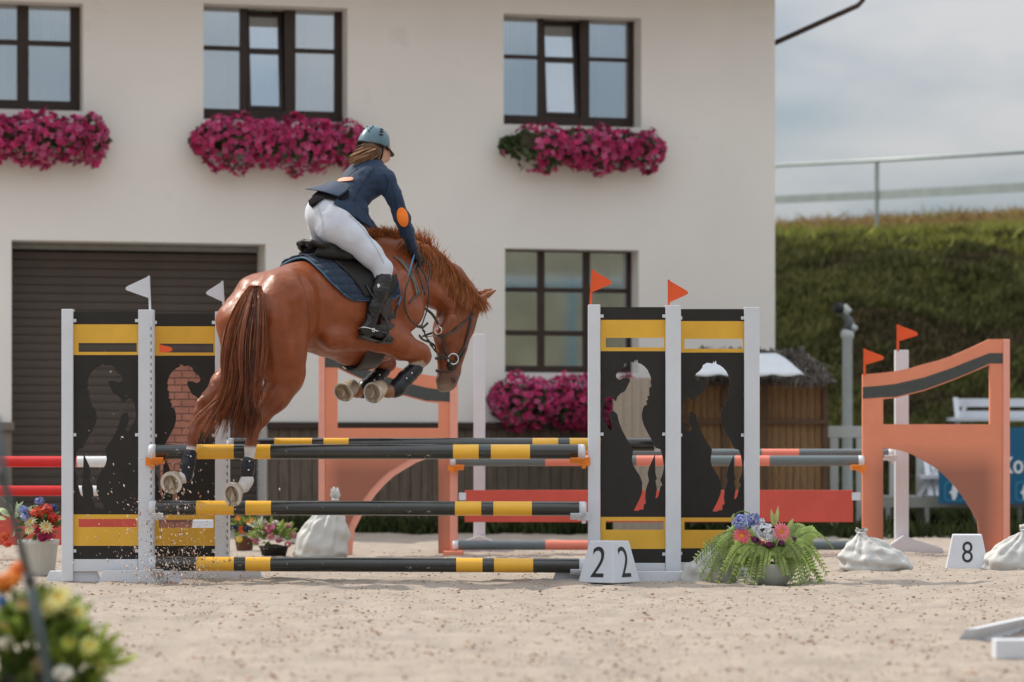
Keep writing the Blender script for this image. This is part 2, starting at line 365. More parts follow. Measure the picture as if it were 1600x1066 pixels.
# ---------------------------------------------------------------- grass bank
def hill_z(X, Y):
    t = np.clip((Y-42.5)/8.0, 0, 1); t = t*t*(3-2*t)*.5+t*.5
    z = t*4.35+.062*np.clip(Y-50.5, 0, 14)+.05*np.clip(X-4.5, 0, 9)*np.clip((Y-51)/7, 0, 1)
    return z-.03+(.35*vnoise(X, Y, 1.7, 11)+.22*vnoise(X, Y, .7, 12)+.1*vnoise(X, Y, .3, 13))*np.clip((Y-42.5)*2, 0, 1)*np.where(Y > 51, .25, 1)
grid('hill', np.linspace(2, 24, 150), np.linspace(42.4, 66, 180), hill_z, MATS['turf'])
def tufts(name, label, X, Y, Z, hgt, cols, blades=9, w=.03, lean=None):
    n = len(X); nb = n*blades; bx = np.repeat(X, blades)+rng.normal(0, .07, nb); by = np.repeat(Y, blades)+rng.normal(0, .07, nb); bz = np.repeat(Z, blades)
    h = np.repeat(hgt, blades)*rng.uniform(.5, 1.2, nb); a = rng.uniform(0, 6.28, nb); sx = np.cos(a)*w*rng.uniform(.5, 1.4, nb); sy = np.sin(a)*w; lx = rng.normal(0, .45, nb)*h; ly = rng.normal(-.15, .4, nb)*h
    p0 = np.stack([bx-sx, by-sy, bz-.03], 1); p1 = np.stack([bx+sx, by+sy, bz-.03], 1); p2 = np.stack([bx+lx*.5+sx*.7, by+ly*.5+sy*.7, bz+h*.6], 1); p3 = np.stack([bx+lx, by+ly, bz+h], 1)
    V = np.stack([p0, p1, p2, p3], 1).reshape(-1, 3); i = np.arange(nb)*4; Fc = np.concatenate([np.stack([i, i+1, i+2], 1), np.stack([i, i+2, i+3], 1)])
    c = np.repeat(cols, blades, 0)*rng.uniform(.7, 1.3, (nb, 1)); o = mesh_np(name, V, Fc, MATS['grass'], cols=np.repeat(c, 4, 0), origin=(float(X.mean()), float(Y.mean()), 0))
    return props(o, label, 'grass', kind='stuff')
n = 15000; X = rng.uniform(3.2, 10.8, n)+0; Y = 42.6+rng.random(n)*8.6; q = vnoise(X, Y, 1.1, 21)+.8*vnoise(X, Y, .45, 22)
c = np.where((q > .2)[:, None], [.125, .13, .044], np.where((q < 0)[:, None], [.085, .070, .038], [.095, .098, .038])); tufts('bank_grass', 'rough green and brown grass covering the steep earth bank', X, Y, hill_z(X, Y), .05+.09*rng.random(n)*(q > 0)+.03, c, blades=11, w=.018)
n = 9000; X = rng.uniform(3.2, 13.5, n); Y = 49.5+rng.random(n)*12.7; c = np.where(((Y > 54)*(vnoise(X, Y, 1.3, 31) > -.3))[:, None], [.30, .21, .09], [.24, .25, .06])  # green crest tone paler than the bank face, sunlight put into the colour
tufts('crest_grass', 'sunlit yellow green and dry grass along the top of the bank', X, Y, hill_z(X, Y), .10+.16*rng.random(n)**2+.18*(Y > 57)*rng.random(n), c, blades=7, w=.02)
n = 2600; X = np.concatenate([rng.uniform(-2.9, 3.2, 1500), rng.uniform(2.9, 8, n-1500)]); Y = np.concatenate([rng.uniform(34.6, 35.3, 1500), rng.uniform(33, 42, n-1500)])
tufts('verge_grass', 'low dark weeds and grass along the foot of the plank wall and yard edge', X, Y, X*0-.02, .1+.14*rng.random(n), np.tile([[.05, .065, .022]], (n, 1))*rng.uniform(.6, 1.4, (n, 1)), blades=8, w=.02)
# bank and tent behind the photographer, which the lower window mirrors
def back_z(X, Y): return np.clip((-Y-18+.1*X)/7, 0, 1)*8.6-.05+.3*vnoise(X, Y, 2.2, 41)
o = grid('hill', np.linspace(-10, 60, 60), np.linspace(-60, -14, 50), back_z, MATS['dry_turf'])

# ---------------------------------------------------------------- rails on the bank
mat('galvanised', (.36, .41, .40), .5, .12, 4, metal=.3)
ra = thing('guard_rail', 'grey metal railing with one post standing on top of the bank', 'railing', px(1370, 376, 52))
mb = MB(); a = px(1370, 378, 52); b = px(1370, 251, 52); mb.bar(a, b, .065, .065, (0, 1, 0)); mb.build('post', MATS['galvanised'], ra)
mb = MB(); mb.tube([px(1150, 262, 54.5), px(1370, 251, 52), px(1700, 232, 48)], .03); mb.build('top_rail', MATS['galvanised'], ra, True)
mb = MB(); mb.bar(px(1150, 315, 54.5), px(1372, 305, 52), .04, .13); mb.bar(px(1372, 305, 52), px(1700, 287, 48), .04, .14); mb.build('lower_rail', MATS['galvanised'], ra)

# ---------------------------------------------------------------- building
TH = math.atan(.257); cT, sT = math.cos(TH), math.sin(TH); ZB = 36.7
def wall_uv(u, v, dep=0):
    """photo position -> (a along the wall, z) on the plane lying dep metres behind the wall face"""
    k = (u-800)/F; # point = (0,ZB)+a(c,s)+dep(-s,c);  X=k*Y
    a = (k*(ZB+dep*cT)+dep*sT)/(cT-k*sT); Yd = ZB+a*sT+dep*cT; return a, EYE-(v-705)/F*Yd
def wp(a, d, z): return (a*cT-d*sT, ZB+a*sT+d*cT, z)
bld = thing('stable_building', 'long pale plastered building with brown windows and roller door', 'building', wp(0, 0, 0))
def wbox(mb, a0, a1, d0, d1, z0, z1):
    P = [wp(a, d, z) for a in (a0, a1) for d in (d0, d1) for z in (z0, z1)]
    return mb.add(P, [(0, 1, 3, 2), (4, 6, 7, 5), (0, 4, 5, 1), (2, 3, 7, 6), (0, 2, 6, 4), (1, 5, 7, 3)])
a0 = wall_uv(-260, 0)[0]; a1 = wall_uv(1211, 0)[0]
def op(u0, u1, v0, v1):
    (x0, zt), (x1, _) = wall_uv(u0, v0), wall_uv(u1, v0); return [x0, x1, wall_uv(u0, v1)[1], zt]
OPS = {'w0': op(-88, 130, -2, 168), 'w1': op(318, 543, 5, 186), 'w2': op(787, 1002, 21, 194), 'w3': op(789, 998, 388, 582), 'g': op(18, 415, 375, 760)}
OPS['g'][2] = -.06
ZT = 6.6
def make_wall():
    V, Fs = [], []
    xs = sorted({a0, a1}|{o[0] for o in OPS.values()}|{o[1] for o in OPS.values()}); zs = sorted({-.06, ZT}|{o[2] for o in OPS.values()}|{o[3] for o in OPS.values()})
    mb = MB(); Q = lambda p: mb.add(p, [(0, 1, 2, 3)])
    for i in range(len(xs)-1):
        for j in range(len(zs)-1):
            cx, cz = (xs[i]+xs[i+1])/2, (zs[j]+zs[j+1])/2
            if any(o[0] < cx < o[1] and o[2] < cz < o[3] for o in OPS.values()): continue
            Q([wp(xs[i], 0, zs[j]), wp(xs[i+1], 0, zs[j]), wp(xs[i+1], 0, zs[j+1]), wp(xs[i], 0, zs[j+1])])
    for k, (x0, x1, z0, z1) in OPS.items():
        D = .62 if k == 'g' else .45
        Q([wp(x0, 0, z0), wp(x0, 0, z1), wp(x0, D, z1), wp(x0, D, z0)]); Q([wp(x1, 0, z1), wp(x1, 0, z0), wp(x1, D, z0), wp(x1, D, z1)])
        Q([wp(x0, 0, z1), wp(x1, 0, z1), wp(x1, D, z1), wp(x0, D, z1)])
        Q([wp(x0, 0, z0), wp(x0, D, z0), wp(x1, D, z0), wp(x1, 0, z0)])
    Q([wp(a1, 0, -.06), wp(a1, 9, -.06), wp(a1, 9, ZT), wp(a1, 0, ZT)]); Q([wp(a0, 0, -.06), wp(a0, 0, ZT), wp(a0, 9, ZT), wp(a0, 9, -.06)])
    Q([wp(a0, 9, -.06), wp(a0, 9, ZT), wp(a1, 9, ZT), wp(a1, 9, -.06)])
    return mesh_np('wall', mb.v, mb.f, MATS['plaster'], bld)
make_wall()
mb = MB(); rf = [(a0-.3, -1.0), (a1+.55, -1.0), (a1+.55, 10), (a0-.3, 10)]
mb.prism([wp(a, d, ZT+.02) for a, d in rf], (0, 0, .12)); mb.m(1)
mb.add([wp(a0-.3, -1.0, ZT+.14), wp(a1+.55, -1.0, ZT+.14), wp(a1+.55, 4.5, ZT+2.6), wp(a0-.3, 4.5, ZT+2.6), wp(a1+.55, 10, ZT+.14), wp(a0-.3, 10, ZT+.14)], [(0, 1, 2, 3), (3, 2, 4, 5), (1, 4, 2), (0, 3, 5)])
mb.build('roof', [MATS['soffit'], MATS['pipe_brown']], bld)
mb = MB(); mb.tube([px(1207, 69, 37.6), px(1340, 9, 37.9), px(1348, 1, 37.9), px(1350, -60, 37.9)], .032, 10); mb.build('rain_pipe', MATS['pipe_brown'], bld, True)
FD = .30                                                  # window frames sit this far inside the wall face
def window(key, bars_u, bars_v, tilt=None, low=False):
    x0, x1, z0, z1 = OPS[key]; e = .002
    w = thing('window', None, None, (0, 0, 0)); w.parent = bld; w.location = Vector(wp(x0, FD, z0))-bld.location; 
    aw = lambda u: wall_uv(u, 0, FD)[0]; zv = lambda v: wall_uv((bars_u[0][0]+bars_u[-1][1])/2, v, FD)[1]
    bu = [(aw(p), aw(q)) for p, q in bars_u]; bu[0] = (x0+e, bu[0][1]); bu[-1] = (bu[-1][0], x1-e)
    bv = [(zv(q), zv(p)) for p, q in bars_v]; bv[0] = (bv[0][0], z1-e); bv[-1] = (z0+e, bv[-1][1]); 
    fr = MB()
    for i, (p, q) in enumerate(bu): wbox(fr, p, q, FD, FD+.07, z0+e, z1-e)
    for i in range(len(bu)-1):
        for j, (p, q) in enumerate(bv):
            if tilt == i and 0 < j < len(bv)-1: continue
            wbox(fr, bu[i][1]-.001, bu[i+1][0]+.001, FD+.006, FD+.064, p, q)
    fr.build('frame', MATS['window_brown'], w)
    gm = MATS['glass_low' if low else 'glass']
    for i in range(len(bu)-1):
        for j in range(len(bv)-1):
            if tilt == i: continue
            g = MB(); wbox(g, bu[i][1]-.004, bu[i+1][0]+.004, FD+.03, FD+.036, bv[j+1][1]-.004, bv[j][0]+.004); g.build('pane', gm, w)
    if tilt is not None:                                   # inward tilted sash, hinged at its foot
        x, X2 = bu[tilt][1]+.012, bu[tilt+1][0]-.012; zb, zt = bv[-1][1]+.01, bv[0][0]-.02; ang = R(7); b = .04
        def tb(mb, p, q, r, s_, d0, d1):
            P = []
            for a_ in (p, q):
                for d in (d0, d1):
                    for z in (r, s_):
                        hh = z-zb; P.append(wp(a_, FD+.02+d*math.cos(ang)+hh*math.sin(ang), zb+hh*math.cos(ang)-d*math.sin(ang)))
            mb.add(P, [(0, 1, 3, 2), (4, 6, 7, 5), (0, 4, 5, 1), (2, 3, 7, 6), (0, 2, 6, 4), (1, 5, 7, 3)])
        s_ = MB(); zm = (bv[1][0]+bv[1][1])/2
        tb(s_, x, x+b, zb, zt, 0, .06); tb(s_, X2-b, X2, zb, zt, 0, .06); tb(s_, x+b-.001, X2-b+.001, zb, zb+b, .003, .057); tb(s_, x+b-.001, X2-b+.001, zt-b, zt, .003, .057); tb(s_, x+b-.001, X2-b+.001, zm-.03, zm+.03, .003, .057)
        s_.build('tilted_sash', MATS['window_brown'], w)
        g = MB(); tb(g, x+b-.003, X2-b+.003, zb+b-.003, zm-.027, .028, .034); g.build('pane', gm, w)
        g = MB(); tb(g, x+b-.003, X2-b+.003, zm+.027, zt-b+.003, .028, .034); g.build('pane', gm, w)
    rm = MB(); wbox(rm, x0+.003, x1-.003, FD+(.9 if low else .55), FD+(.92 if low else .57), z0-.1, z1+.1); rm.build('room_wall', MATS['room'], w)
    if not low:
        for (p, q) in ((x0+.01, bu[1][0]-.12), (bu[-2][1]+.16, x1-.02), (bu[1][1]+.02, bu[2][0]-.1)):
            cu_ = MB(); nn = 26
            vs = [wp(p+(q-p)*i/nn, FD+.26+.025*math.sin(i*1.9+p), z) for i in range(nn+1) for z in (z0, z1)]
            cu_.add(vs, [(2*i, 2*i+2, 2*i+3, 2*i+1) for i in range(nn)]); cu_.build('curtain', MATS['curtain'], w, True)
    return w
window('w0', [(-88, -78), (-27, -22), (27, 45), (110, 122)], [(-2, 6), (62, 70), (156, 168)])
window('w1', [(308, 318), (375, 386), (445, 462), (523, 532)], [(5, 14), (74, 81), (172, 186)], tilt=1)
window('w2', [(777, 787), (841, 849), (907, 921), (982, 991)], [(21, 29), (88, 94), (182, 194)], tilt=1)
window('w3', [(779, 789), (841, 851), (912, 922), (980, 988)], [(388, 394), (450, 457), (517, 525), (572, 582)], low=True)
# roller door
x0, x1, z0, z1 = OPS['g']; gd = thing('garage_door', None, None); gd.parent = bld; gd.location = Vector(wp(x0, .5, 0))-bld.location
zl = wall_uv(200, 396, .5)[1]
mb = MB(); wbox(mb, x0+.003, x1-.003, .46, .61, wall_uv(200, 392, .5)[1], wall_uv(200, 384, .5)[1]); mb.build('housing_strip', MATS['housing'], gd)
mb = MB(); wbox(mb, x0+.003, x1-.003, .5, .61, wall_uv(200, 383, .5)[1]-.01, z1); mb.build('lintel_panel', MATS['door_dark'], gd)
ns = 34; hs = (zl+.06)/ns; sl = None
for i in range(ns):
    if sl is None:
        mb = MB(); prof = [(.0, 0.003), (-.003, .008), (-.005, hs*.5), (-.003, hs-.008), (0, hs-.003), (.02, hs-.004), (.02, .004)]
        mb.prism([wp(x0+.003, .53+d, z-.05) for d, z in prof], Vector(wp(x1-.003, 0, 0))-Vector(wp(x0+.003, 0, 0))); sl = mb.build('slat', MATS['door_brown'], gd)
    else:
        o = sl.copy(); COL.objects.link(o); o.location = sl.location+Vector((0, 0, hs*i))
# plinths
mb = MB(); zc = wall_uv(10, 660)[1]; wbox(mb, a0, x0-.003, -.05, -.002, -.06, zc-.09); mb.build('plinth', MATS['ledge_stone'], bld)
mb = MB(); wbox(mb, a0, x0+.02, -.1, -.002, zc-.088, zc); mb.build('plinth_cap', MATS['ledge_stone'], bld)
mb = MB(); xr = x1+.01; zc2 = wall_uv(600, 660)[1]; wbox(mb, xr, a1+.1, -.12, -.002, zc2-.07, zc2); mb.build('plank_ledge', MATS['window_brown'], bld)
w = .128; x = xr; i = 0
while x < a1-.05:
    mb = MB(); j = rng.uniform(-.006, .006); wbox(mb, x+.004, min(x+w-.004, a1), -.052+j, -.012, -.06, zc2-.075); mb.build('plank', MATS['old_planks'], bld); x += w

# ---------------------------------------------------------------- petunia boxes
def petunia_box(u0, u1, v0, v1, label, bald=None, n=520):
    (p, zt), (q, _) = wall_uv(u0, v0, -.25), wall_uv(u1, v0, -.25); zb = wall_uv((u0+u1)/2, v1, -.25)[1]
    t = thing('flower_box', label, 'flower box', wp((p+q)/2, -.2, (zt+zb)/2), 'petunia boxes hung below the windows')
    zc = zb+(zt-zb)*.62
    mb = MB(); wbox(mb, p+.22, q-.22, -.3, -.06, zc-.12, zc+.05); mb.build('planter', MATS['box_brown'], t)
    def cloud(n, shell):
        a = rng.random(n); th = rng.uniform(-1.9, 1.9, n) if shell else rng.uniform(-3.1, 3.1, n); edge = np.minimum(1, np.minimum(a, 1-a)/.09)**.45
        lump = .84+.12*np.sin(a*17+u0)+.09*np.sin(a*41+v0)+rng.normal(0, .035, n)
        r = (rng.uniform(.86, 1.02, n) if shell else rng.uniform(.2, .92, n))*lump*edge; H = (zt-zb)/2; zm = (zt+zb)/2
        droop = np.where(np.sin(th) < 0, 1.0, .82)
        A = p+(q-p)*a; D = -.2-np.cos(th)*r*.26; Z_ = zm+np.sin(th)*r*H*1.04*droop; Nn = np.stack([rng.normal(0, .45, n)+(a-.5)*1.2, -np.cos(th), np.sin(th)*.9], 1)
        P = np.stack([A*cT-D*sT, ZB+A*sT+D*cT, Z_], 1); NW = np.stack([Nn[:, 0]*cT-Nn[:, 1]*sT, Nn[:, 0]*sT+Nn[:, 1]*cT, Nn[:, 2]], 1); return P, NW+rng.normal(0, .35, (n, 3)), a, (Z_-zb)/(zt-zb)
    P, NW, a, zz = cloud(900, False); g = rng.uniform(.6, 1.4, (900, 1)); LV = [(-.5, 0, 0), (0, .28, .06), (.6, 0, 0), (0, -.28, .06)]
    scatter('foliage', LV, [(0, 3, 2, 1)], P, rng.uniform(.07, .13, 900), rand_rot(900), MATS['leaf'], t, cols=np.array([[.06, .095, .03]])*g)
    n = int(n*1.25); P, NW, a, zz = cloud(n, True); keep = np.ones(n, bool)
    if bald: keep = ~((a < bald) & (zz < .8) & (rng.random(n) < .93))
    keep &= rng.random(n) > .25*(vnoise(a*9, zz*3, .8, int(abs(u0)))> .25); P, NW, zz = P[keep], NW[keep], zz[keep]; m_ = len(P)
    TV = [(0, 0, -.35)]; TF = []
    for i in range(5):
        for da, rr, h in ((-.5, .62, .0), (0, 1.0, -.05), (.5, .62, .0)):
            b = (i+.0)*2*math.pi/5+da*2*math.pi/5*.98; TV.append((rr*math.cos(b), rr*math.sin(b), h))
        TF.append((0, 1+3*i, 2+3*i, 3+3*i))
    base = np.array([[.74, .05, .22]]); cc = base*rng.uniform(.6, 1.35, (m_, 1)); pk = rng.random(m_) < .3; cc[pk] = np.array([.80, .16, .38])*rng.uniform(.8, 1.2, (pk.sum(), 1))
    o = scatter('blossoms', TV, TF, P, rng.uniform(.033, .052, m_), face_rot(NW), MATS['petal'], t, cols=cc, colmul=[.35]+[1]*15); props(o, kind='stuff')
petunia_box(-90, 170, 158, 262, 'box of magenta petunias under the upper window cut by the left edge', n=640)
petunia_box(299, 577, 166, 272, 'wide box of magenta petunias under the window above the rider', n=680)
petunia_box(783, 1040, 184, 272, 'upper right box of magenta petunias with a bare green left corner', bald=.2, n=560)
petunia_box(765, 1005, 573, 675, 'box of pink magenta petunias under the ground floor window', n=560)
# ---------------------------------------------------------------- jumps
mat('white_paint', (.66, .69, .74), .45, .05, 4, scuff=(.50, .46, .42), sthr=.69, sscale=7, bump=.05)
mat('black_board', (.018, .0155, .013), .6, .2, 6, scuff=(.25, .22, .19), sthr=.74, sscale=24)
mat('yellow_paint', (.74, .42, .045), .5, .08, 5, scuff=(.60, .45, .25), sthr=.70, sscale=16)
mat('pole_black', (.020, .022, .019), .24, .25, 6, scuff=(.38, .36, .33), sthr=.63, sscale=26, stretch=(.6, 1, 1), spec=.8)
mat('pole_yellow', (.88, .48, .045), .3, .06, 6, scuff=(.55, .43, .26), sthr=.70, sscale=26, spec=.5)
mat('orange_plastic', (.85, .25, .02), .45, .05)
mat('flag_orange', (.85, .13, .035), .5, .06, transl=.2)
mat('flag_white', (.72, .75, .80), .5, .04, transl=.2)
mat('orange_paint', (.74, .26, .15), .6, .07, 3, bump=.1)
mat('pink_edge', (.80, .36, .27), .6, .05)
mat('stripe_grey', (.06, .068, .066), .6, .12, 20)
mat('pole_grey', (.13, .16, .17), .35, .08, 6, scuff=(.3, .3, .3), sthr=.7)
mat('pole_coral', (.78, .23, .16), .4, .06, 6, scuff=(.5, .3, .25), sthr=.7)
mat('plank_red', (.60, .085, .06), .5, .08, 4, scuff=(.5, .2, .17), sthr=.74)
mat('pole_red', (.62, .02, .02), .4, .08); mat('pole_white', (.72, .72, .72), .4, .05)
mat('hole_dark', (.12, .12, .13), .8, .1)
mat('brick_paint', (.33, .14, .10), .85, .25, 4); mat('mortar', (.22, .14, .115), .9, .1)
mat('digit_black', (.02, .02, .022), .5, .1)

SIL = [(742, 105), (750, 88), (752, 103), (762, 86), (766, 108), (785, 115), (805, 130), (822, 150), (835, 178), (843, 205), (838, 222), (845, 245), (832, 255), (832, 290), (835, 300), (820, 305), (825, 325), (815, 330), (818, 355), (805, 358), (795, 375), (788, 410), (790, 440), (800, 475), (820, 515), (845, 560), (868, 608), (895, 615), (905, 640), (912, 680), (917, 725), (908, 765), (895, 798), (908, 828), (898, 832), (885, 890), (875, 905), (868, 903), (876, 850), (868, 800), (876, 790), (868, 760), (866, 700), (865, 645), (850, 680), (832, 720), (822, 760), (830, 800), (812, 850), (808, 900), (812, 935), (800, 940), (798, 970), (775, 972), (770, 979), (742, 978), (750, 960), (775, 910), (790, 870), (790, 810), (775, 770), (755, 740), (738, 710), (730, 680), (735, 640), (738, 612), (715, 580), (695, 545), (672, 500), (655, 455), (645, 410), (630, 395), (613, 388), (605, 400), (602, 440), (612, 470), (620, 490), (612, 508), (595, 495), (570, 450), (558, 415), (562, 385), (565, 350), (580, 315), (597, 303), (612, 312), (638, 335), (645, 310), (665, 288), (690, 275), (705, 245), (720, 215), (718, 200), (700, 195), (680, 198), (660, 208), (645, 200), (637, 185), (645, 165), (665, 150), (682, 130), (685, 115), (710, 100)]
SIL = [((x-548)/377, (y-40)/975) for x, y in SIL]        # within the black board, 0..1

def jump_wing(Z, p0, p1, q0, q1, v, mirror, label, foot, holes=None):
    """p0,p1 left post, q0,q1 right post; v: top, yellow top, slot top, slot bottom, board top, board bottom, slot2 top, slot2 bottom, yellow bottom, board end, rail bottom, post bottom"""
    c = px((p0+q1)/2, v[11], Z); t = thing('jump_wing', label, 'jump wing', (c[0], Z, 0), 'black and yellow wings of the double fence')
    pd = .085
    for (a, b, dv) in ((p0, p1, 1), (q0, q1, 0)):
        mb = MB(); boxpx(mb, a, b, v[0]-3-dv, v[11], Z-pd/2, pd); mb.build('post', MATS['white_paint'], t, bev=.004)
    # boards
    def pl(name, u0, u1, va, vb, m, holes_=(), dy=0): return plate(name, [[(u0, va), (u1, va), (u1, vb), (u0, vb)]]+list(holes_), Z-.009+dy, .018, m, t)
    L_, R_ = p1+.4, q0-.4
    pl('top_board', L_, R_, v[0], v[1]-.2, MATS['black_board'])
    side = 8
    pl('yellow_band', L_, R_, v[1], v[4]-.2, MATS['yellow_paint'], [[(L_+side, v[2]), (R_, v[2]), (R_, v[3]), (L_+side, v[3])][::-1]] if False else [[(L_+side, v[2]), (R_-2, v[2]), (R_-2, v[3]), (L_+side, v[3])]])
    w, h = R_-L_, v[5]-v[4]
    sil = [(L_+w*((1-x) if mirror else x), v[4]+h*y) for x, y in SIL]
    pl('silhouette_board', L_, R_, v[4], v[5]-.2, MATS['black_board'], [sil])
    pl('yellow_band', L_, R_, v[5], v[8]-.2, MATS['yellow_paint'], [[(L_+side, v[6]), (R_-2, v[6]), (R_-2, v[7]), (L_+side, v[7])]])
    pl('bottom_board', L_, R_, v[8], v[9]-.2, MATS['black_board'])
    mb = MB(); boxpx(mb, L_, R_, v[9], v[10], Z-.025, .05); mb.build('bottom_rail', MATS['white_paint'], t, bev=.003)
    for vv in (v[0]+14, (v[4]+v[5])/2, v[8]+8):
        for uu, s_ in ((p1, 1), (q0, -1)):
            mb = MB(); boxpx(mb, min(uu-1, uu+s_*5), max(uu+1, uu+s_*5), vv-2.5, vv+2.5, Z-.022, .012); mb.build('clip', MATS['white_paint'], t)
    if holes:                                               # white strip of peg holes on the pole side
        u_, = holes; mb = MB(); boxpx(mb, u_-2.2, u_+2.2, v[0]+6, v[11]-8, Z-pd/2-.006, .005); mb.build('peg_strip', MATS['white_paint'], t)
        mb = MB(); vv = v[0]+24
        while vv < v[11]-16: boxpx(mb, u_-.8, u_+.8, vv, vv+5, Z-pd/2-.0075, .003); vv += 11.2
        props(mb.build('peg_holes', MATS['hole_dark'], t), kind='stuff')
    for (ua, ub, va, vb, Zf) in foot:
        a = px(ua, vb, Zf); b = px(ub, va, Zf); mb = MB(); z0, z1 = 0.0, b[2]-a[2]+.01
        mb.prism([(a[0], Zf-.04, z0), (b[0], Zf-.04, z0), (b[0]-.03, Zf-.04, z1), (a[0]+.03, Zf-.04, z1)], (0, .09, 0)); mb.build('foot_beam', MATS['white_paint'], t, bev=.003)
    return t
vR = [480, 500, 528, 543, 549, 808, 814, 828, 858, 880, 893, 907]; vR2 = [483, 502, 529.5, 545, 551, 809, 815, 828.5, 857, 879, 891, 903]
vL = [487, 507, 536, 550, 555, 804, 811, 824, 853, 874, 893, 909]; vL2 = [490, 510, 537, 551, 556, 805, 812, 825, 853, 874, 890, 903]
jump_wing(22.45, 218, 240, 336, 358, vL2, True, 'black and yellow cut-out wing just right of the leftmost one, half hidden by the horse', [(262, 412, 893, 908, 22.3)], holes=(355,))
jump_wing(22, 96, 114, 216, 240, vL, True, 'leftmost black and yellow wing with a rearing horse cut-out', [(72, 158, 897, 912, 22.04), (155, 285, 894, 911, 21.9)], holes=(236,))
jump_wing(22.45, 1040, 1061, 1163, 1187, vR2, False, 'rightmost black and yellow wing with horse cut-out, behind the fern pot', [(1080, 1215, 891, 904, 22.5)])
jump_wing(22, 919, 938, 1040, 1064, vR, False, 'black and yellow cut-out wing standing behind the number 2 block', [(862, 935, 903, 918, 21.97), (988, 1142, 905, 921, 21.85)])

def pole(label, segs, vc, Z, rpx, mats, group, caps=True, tiltpx=0, name='jump_pole'):
    """segs: list of (u_end, material index) starting at segs[0] = start u"""
    u0 = segs[0]; u1 = segs[-1][0]; r = rpx/F*Z; c = px((u0+u1)/2, vc, Z); t = thing(name, label, 'jump pole', c, group)
    mb = MB(); a = u0
    sp = lambda u: Vector(px(u, vc+tiltpx*(u-u0)/(u1-u0), Z))
    for ub, k in segs[1:]:
        mb.m(k); P, Q = sp(a), sp(ub); n_ = 28; vs = []; 
        for p in (P, Q):
            for j in range(n_): vs.append((p.x, p.y+r*math.cos(2*math.pi*j/n_), p.z+r*math.sin(2*math.pi*j/n_)))
        mb.add(vs, [(j, (j+1) % n_, (j+1) % n_+n_, j+n_) for j in range(n_)]); a = ub
    o = mesh_np('stave', mb.v, mb.f, mats, t, smooth=True, mi=mb.mi)
    for u, s_ in ((u0, -1), (u1, 1)):
        mb = MB(); p = sp(u); L2 = .05 if caps else .012; mb.lathe(p, [(r*1.001, -.004*s_*0), (r*1.0, L2*.8), (r*.8, L2)], 24, (s_, 0, 0)); mb.build('end_cap', MATS['white_paint'] if caps else mats[segs[1][1]], t, True)
    return t
BY = [MATS['pole_black'], MATS['pole_yellow']]
G1 = 'black and yellow poles of the double fence'
pole('uppermost front pole, black with yellow bands, under the hind legs', [244, (307, 0), (366, 1), (384, 0), (423, 1), (708, 0), (748, 1), (767, 0), (828, 1), (903, 0)], 706, 22-.11, 11.6, BY, G1, tiltpx=0)
pole('middle front pole, black with yellow bands, touched by a hoof', [244, (307, 0), (366, 1), (384, 0), (424, 1), (711, 0), (752, 1), (771, 0), (831, 1), (905, 0)], 793.5, 22-.11, 11.3, BY, G1, tiltpx=1.5)
pole('lowest front pole, black with yellow bands, just above the sand', [244, (307, 0), (366, 1), (384, 0), (423, 1), (713, 0), (754, 1), (772, 0), (833, 1), (905, 0)], 881, 22-.11, 11.3, BY, G1, tiltpx=3)
pole('rear pole of the double fence, black and yellow, seen just above the front one', [366, (429, 0), (488, 1), (506, 0), (545, 1), (832, 0), (872, 1), (890, 0), (950, 1), (1022, 0)], 695, 22.34, 10.6, BY, G1)

def cup(u, v, Z, s_, m, label, grp):
    """s_: side on which the bowl opens"""
    c = px(u, v, Z); t = thing('pole_cup', label, 'pole cup', c, grp)
    mb = MB(); mb.box(c[0]-.045, c[0]+.045, Z-.012, Z+.0, c[2]-.028, c[2]+.028); mb.box(c[0]-.014, c[0]+.014, Z-.022, Z-.01, c[2]-.05, c[2]-.02); mb.build('plate', m, t, bev=.003)
    mb = MB(); n_ = 10; rr = .06; x0 = c[0]+s_*.02; x1 = c[0]+s_*.095
    for j in range(n_):
        a, b = math.pi*(1.12+.76*j/n_), math.pi*(1.12+.76*(j+1)/n_)
        q = [(Z-.11+.09+rr*math.cos(w_)*1.2-.09, c[2]+.048+rr*math.sin(w_)) for w_ in (a, b)]+[(Z-.11+(rr+.008)*math.cos(w_)*1.2, c[2]+.048+(rr+.008)*math.sin(w_)) for w_ in (b, a)]
        mb.prism([(min(x0, x1), y, z) for y, z in q], (abs(x1-x0), 0, 0))
    mb.build('bowl', m, t)
G2 = 'cups that carry the poles'
for (v, m, nm) in ((721, 'orange_plastic', 'orange cup under the uppermost front pole'), (807, 'white_paint', 'white cup under the middle front pole'), (894, 'white_paint', 'white cup under the lowest front pole')):
    cup(238, v, 21.95, 1, MATS[m], nm+' on the left wing', G2); cup(912, v, 21.95, -1, MATS[m], nm+' on the right wing', G2)

def flag(u, v, Z, w, h, s_, m, label, grp, lean=0, stem=26):
    """u,v: foot of the stick on the post; s_: side the flag points to"""
    t = thing('flag', label, 'flag', px(u, v, Z), grp); mb = MB()
    lx = lambda vv: u+lean*(v-vv)
    tip = v-stem-h; a, b = px(u-1.8, v+2, Z), px(u+1.8, v+2, Z); c_, d = px(lx(tip)+1.8, tip, Z), px(lx(tip)-1.8, tip, Z)
    mb.prism([a, b, c_, d], (0, .006, 0)); mb.build('stick', m, t)
    P = [(lx(tip)-s_*1.5, tip)]; 
    tipx, tipv = lx(tip)+s_*w, tip+h*.56
    P += [(tipx-s_*3, tipv-4), (tipx, tipv-1.5), (tipx, tipv+1.5), (tipx-s_*3, tipv+3.2), (lx(tip+h)-s_*1.5, tip+h)]
    o = plate('pennant', [P], Z-.002, .005, m, t)
GF = 'flags on the jump wings'
flag(234.5, 484, 22, 36, 36, -1, MATS['flag_white'], 'larger white flag on the left front wing', GF, lean=-.04, stem=17)
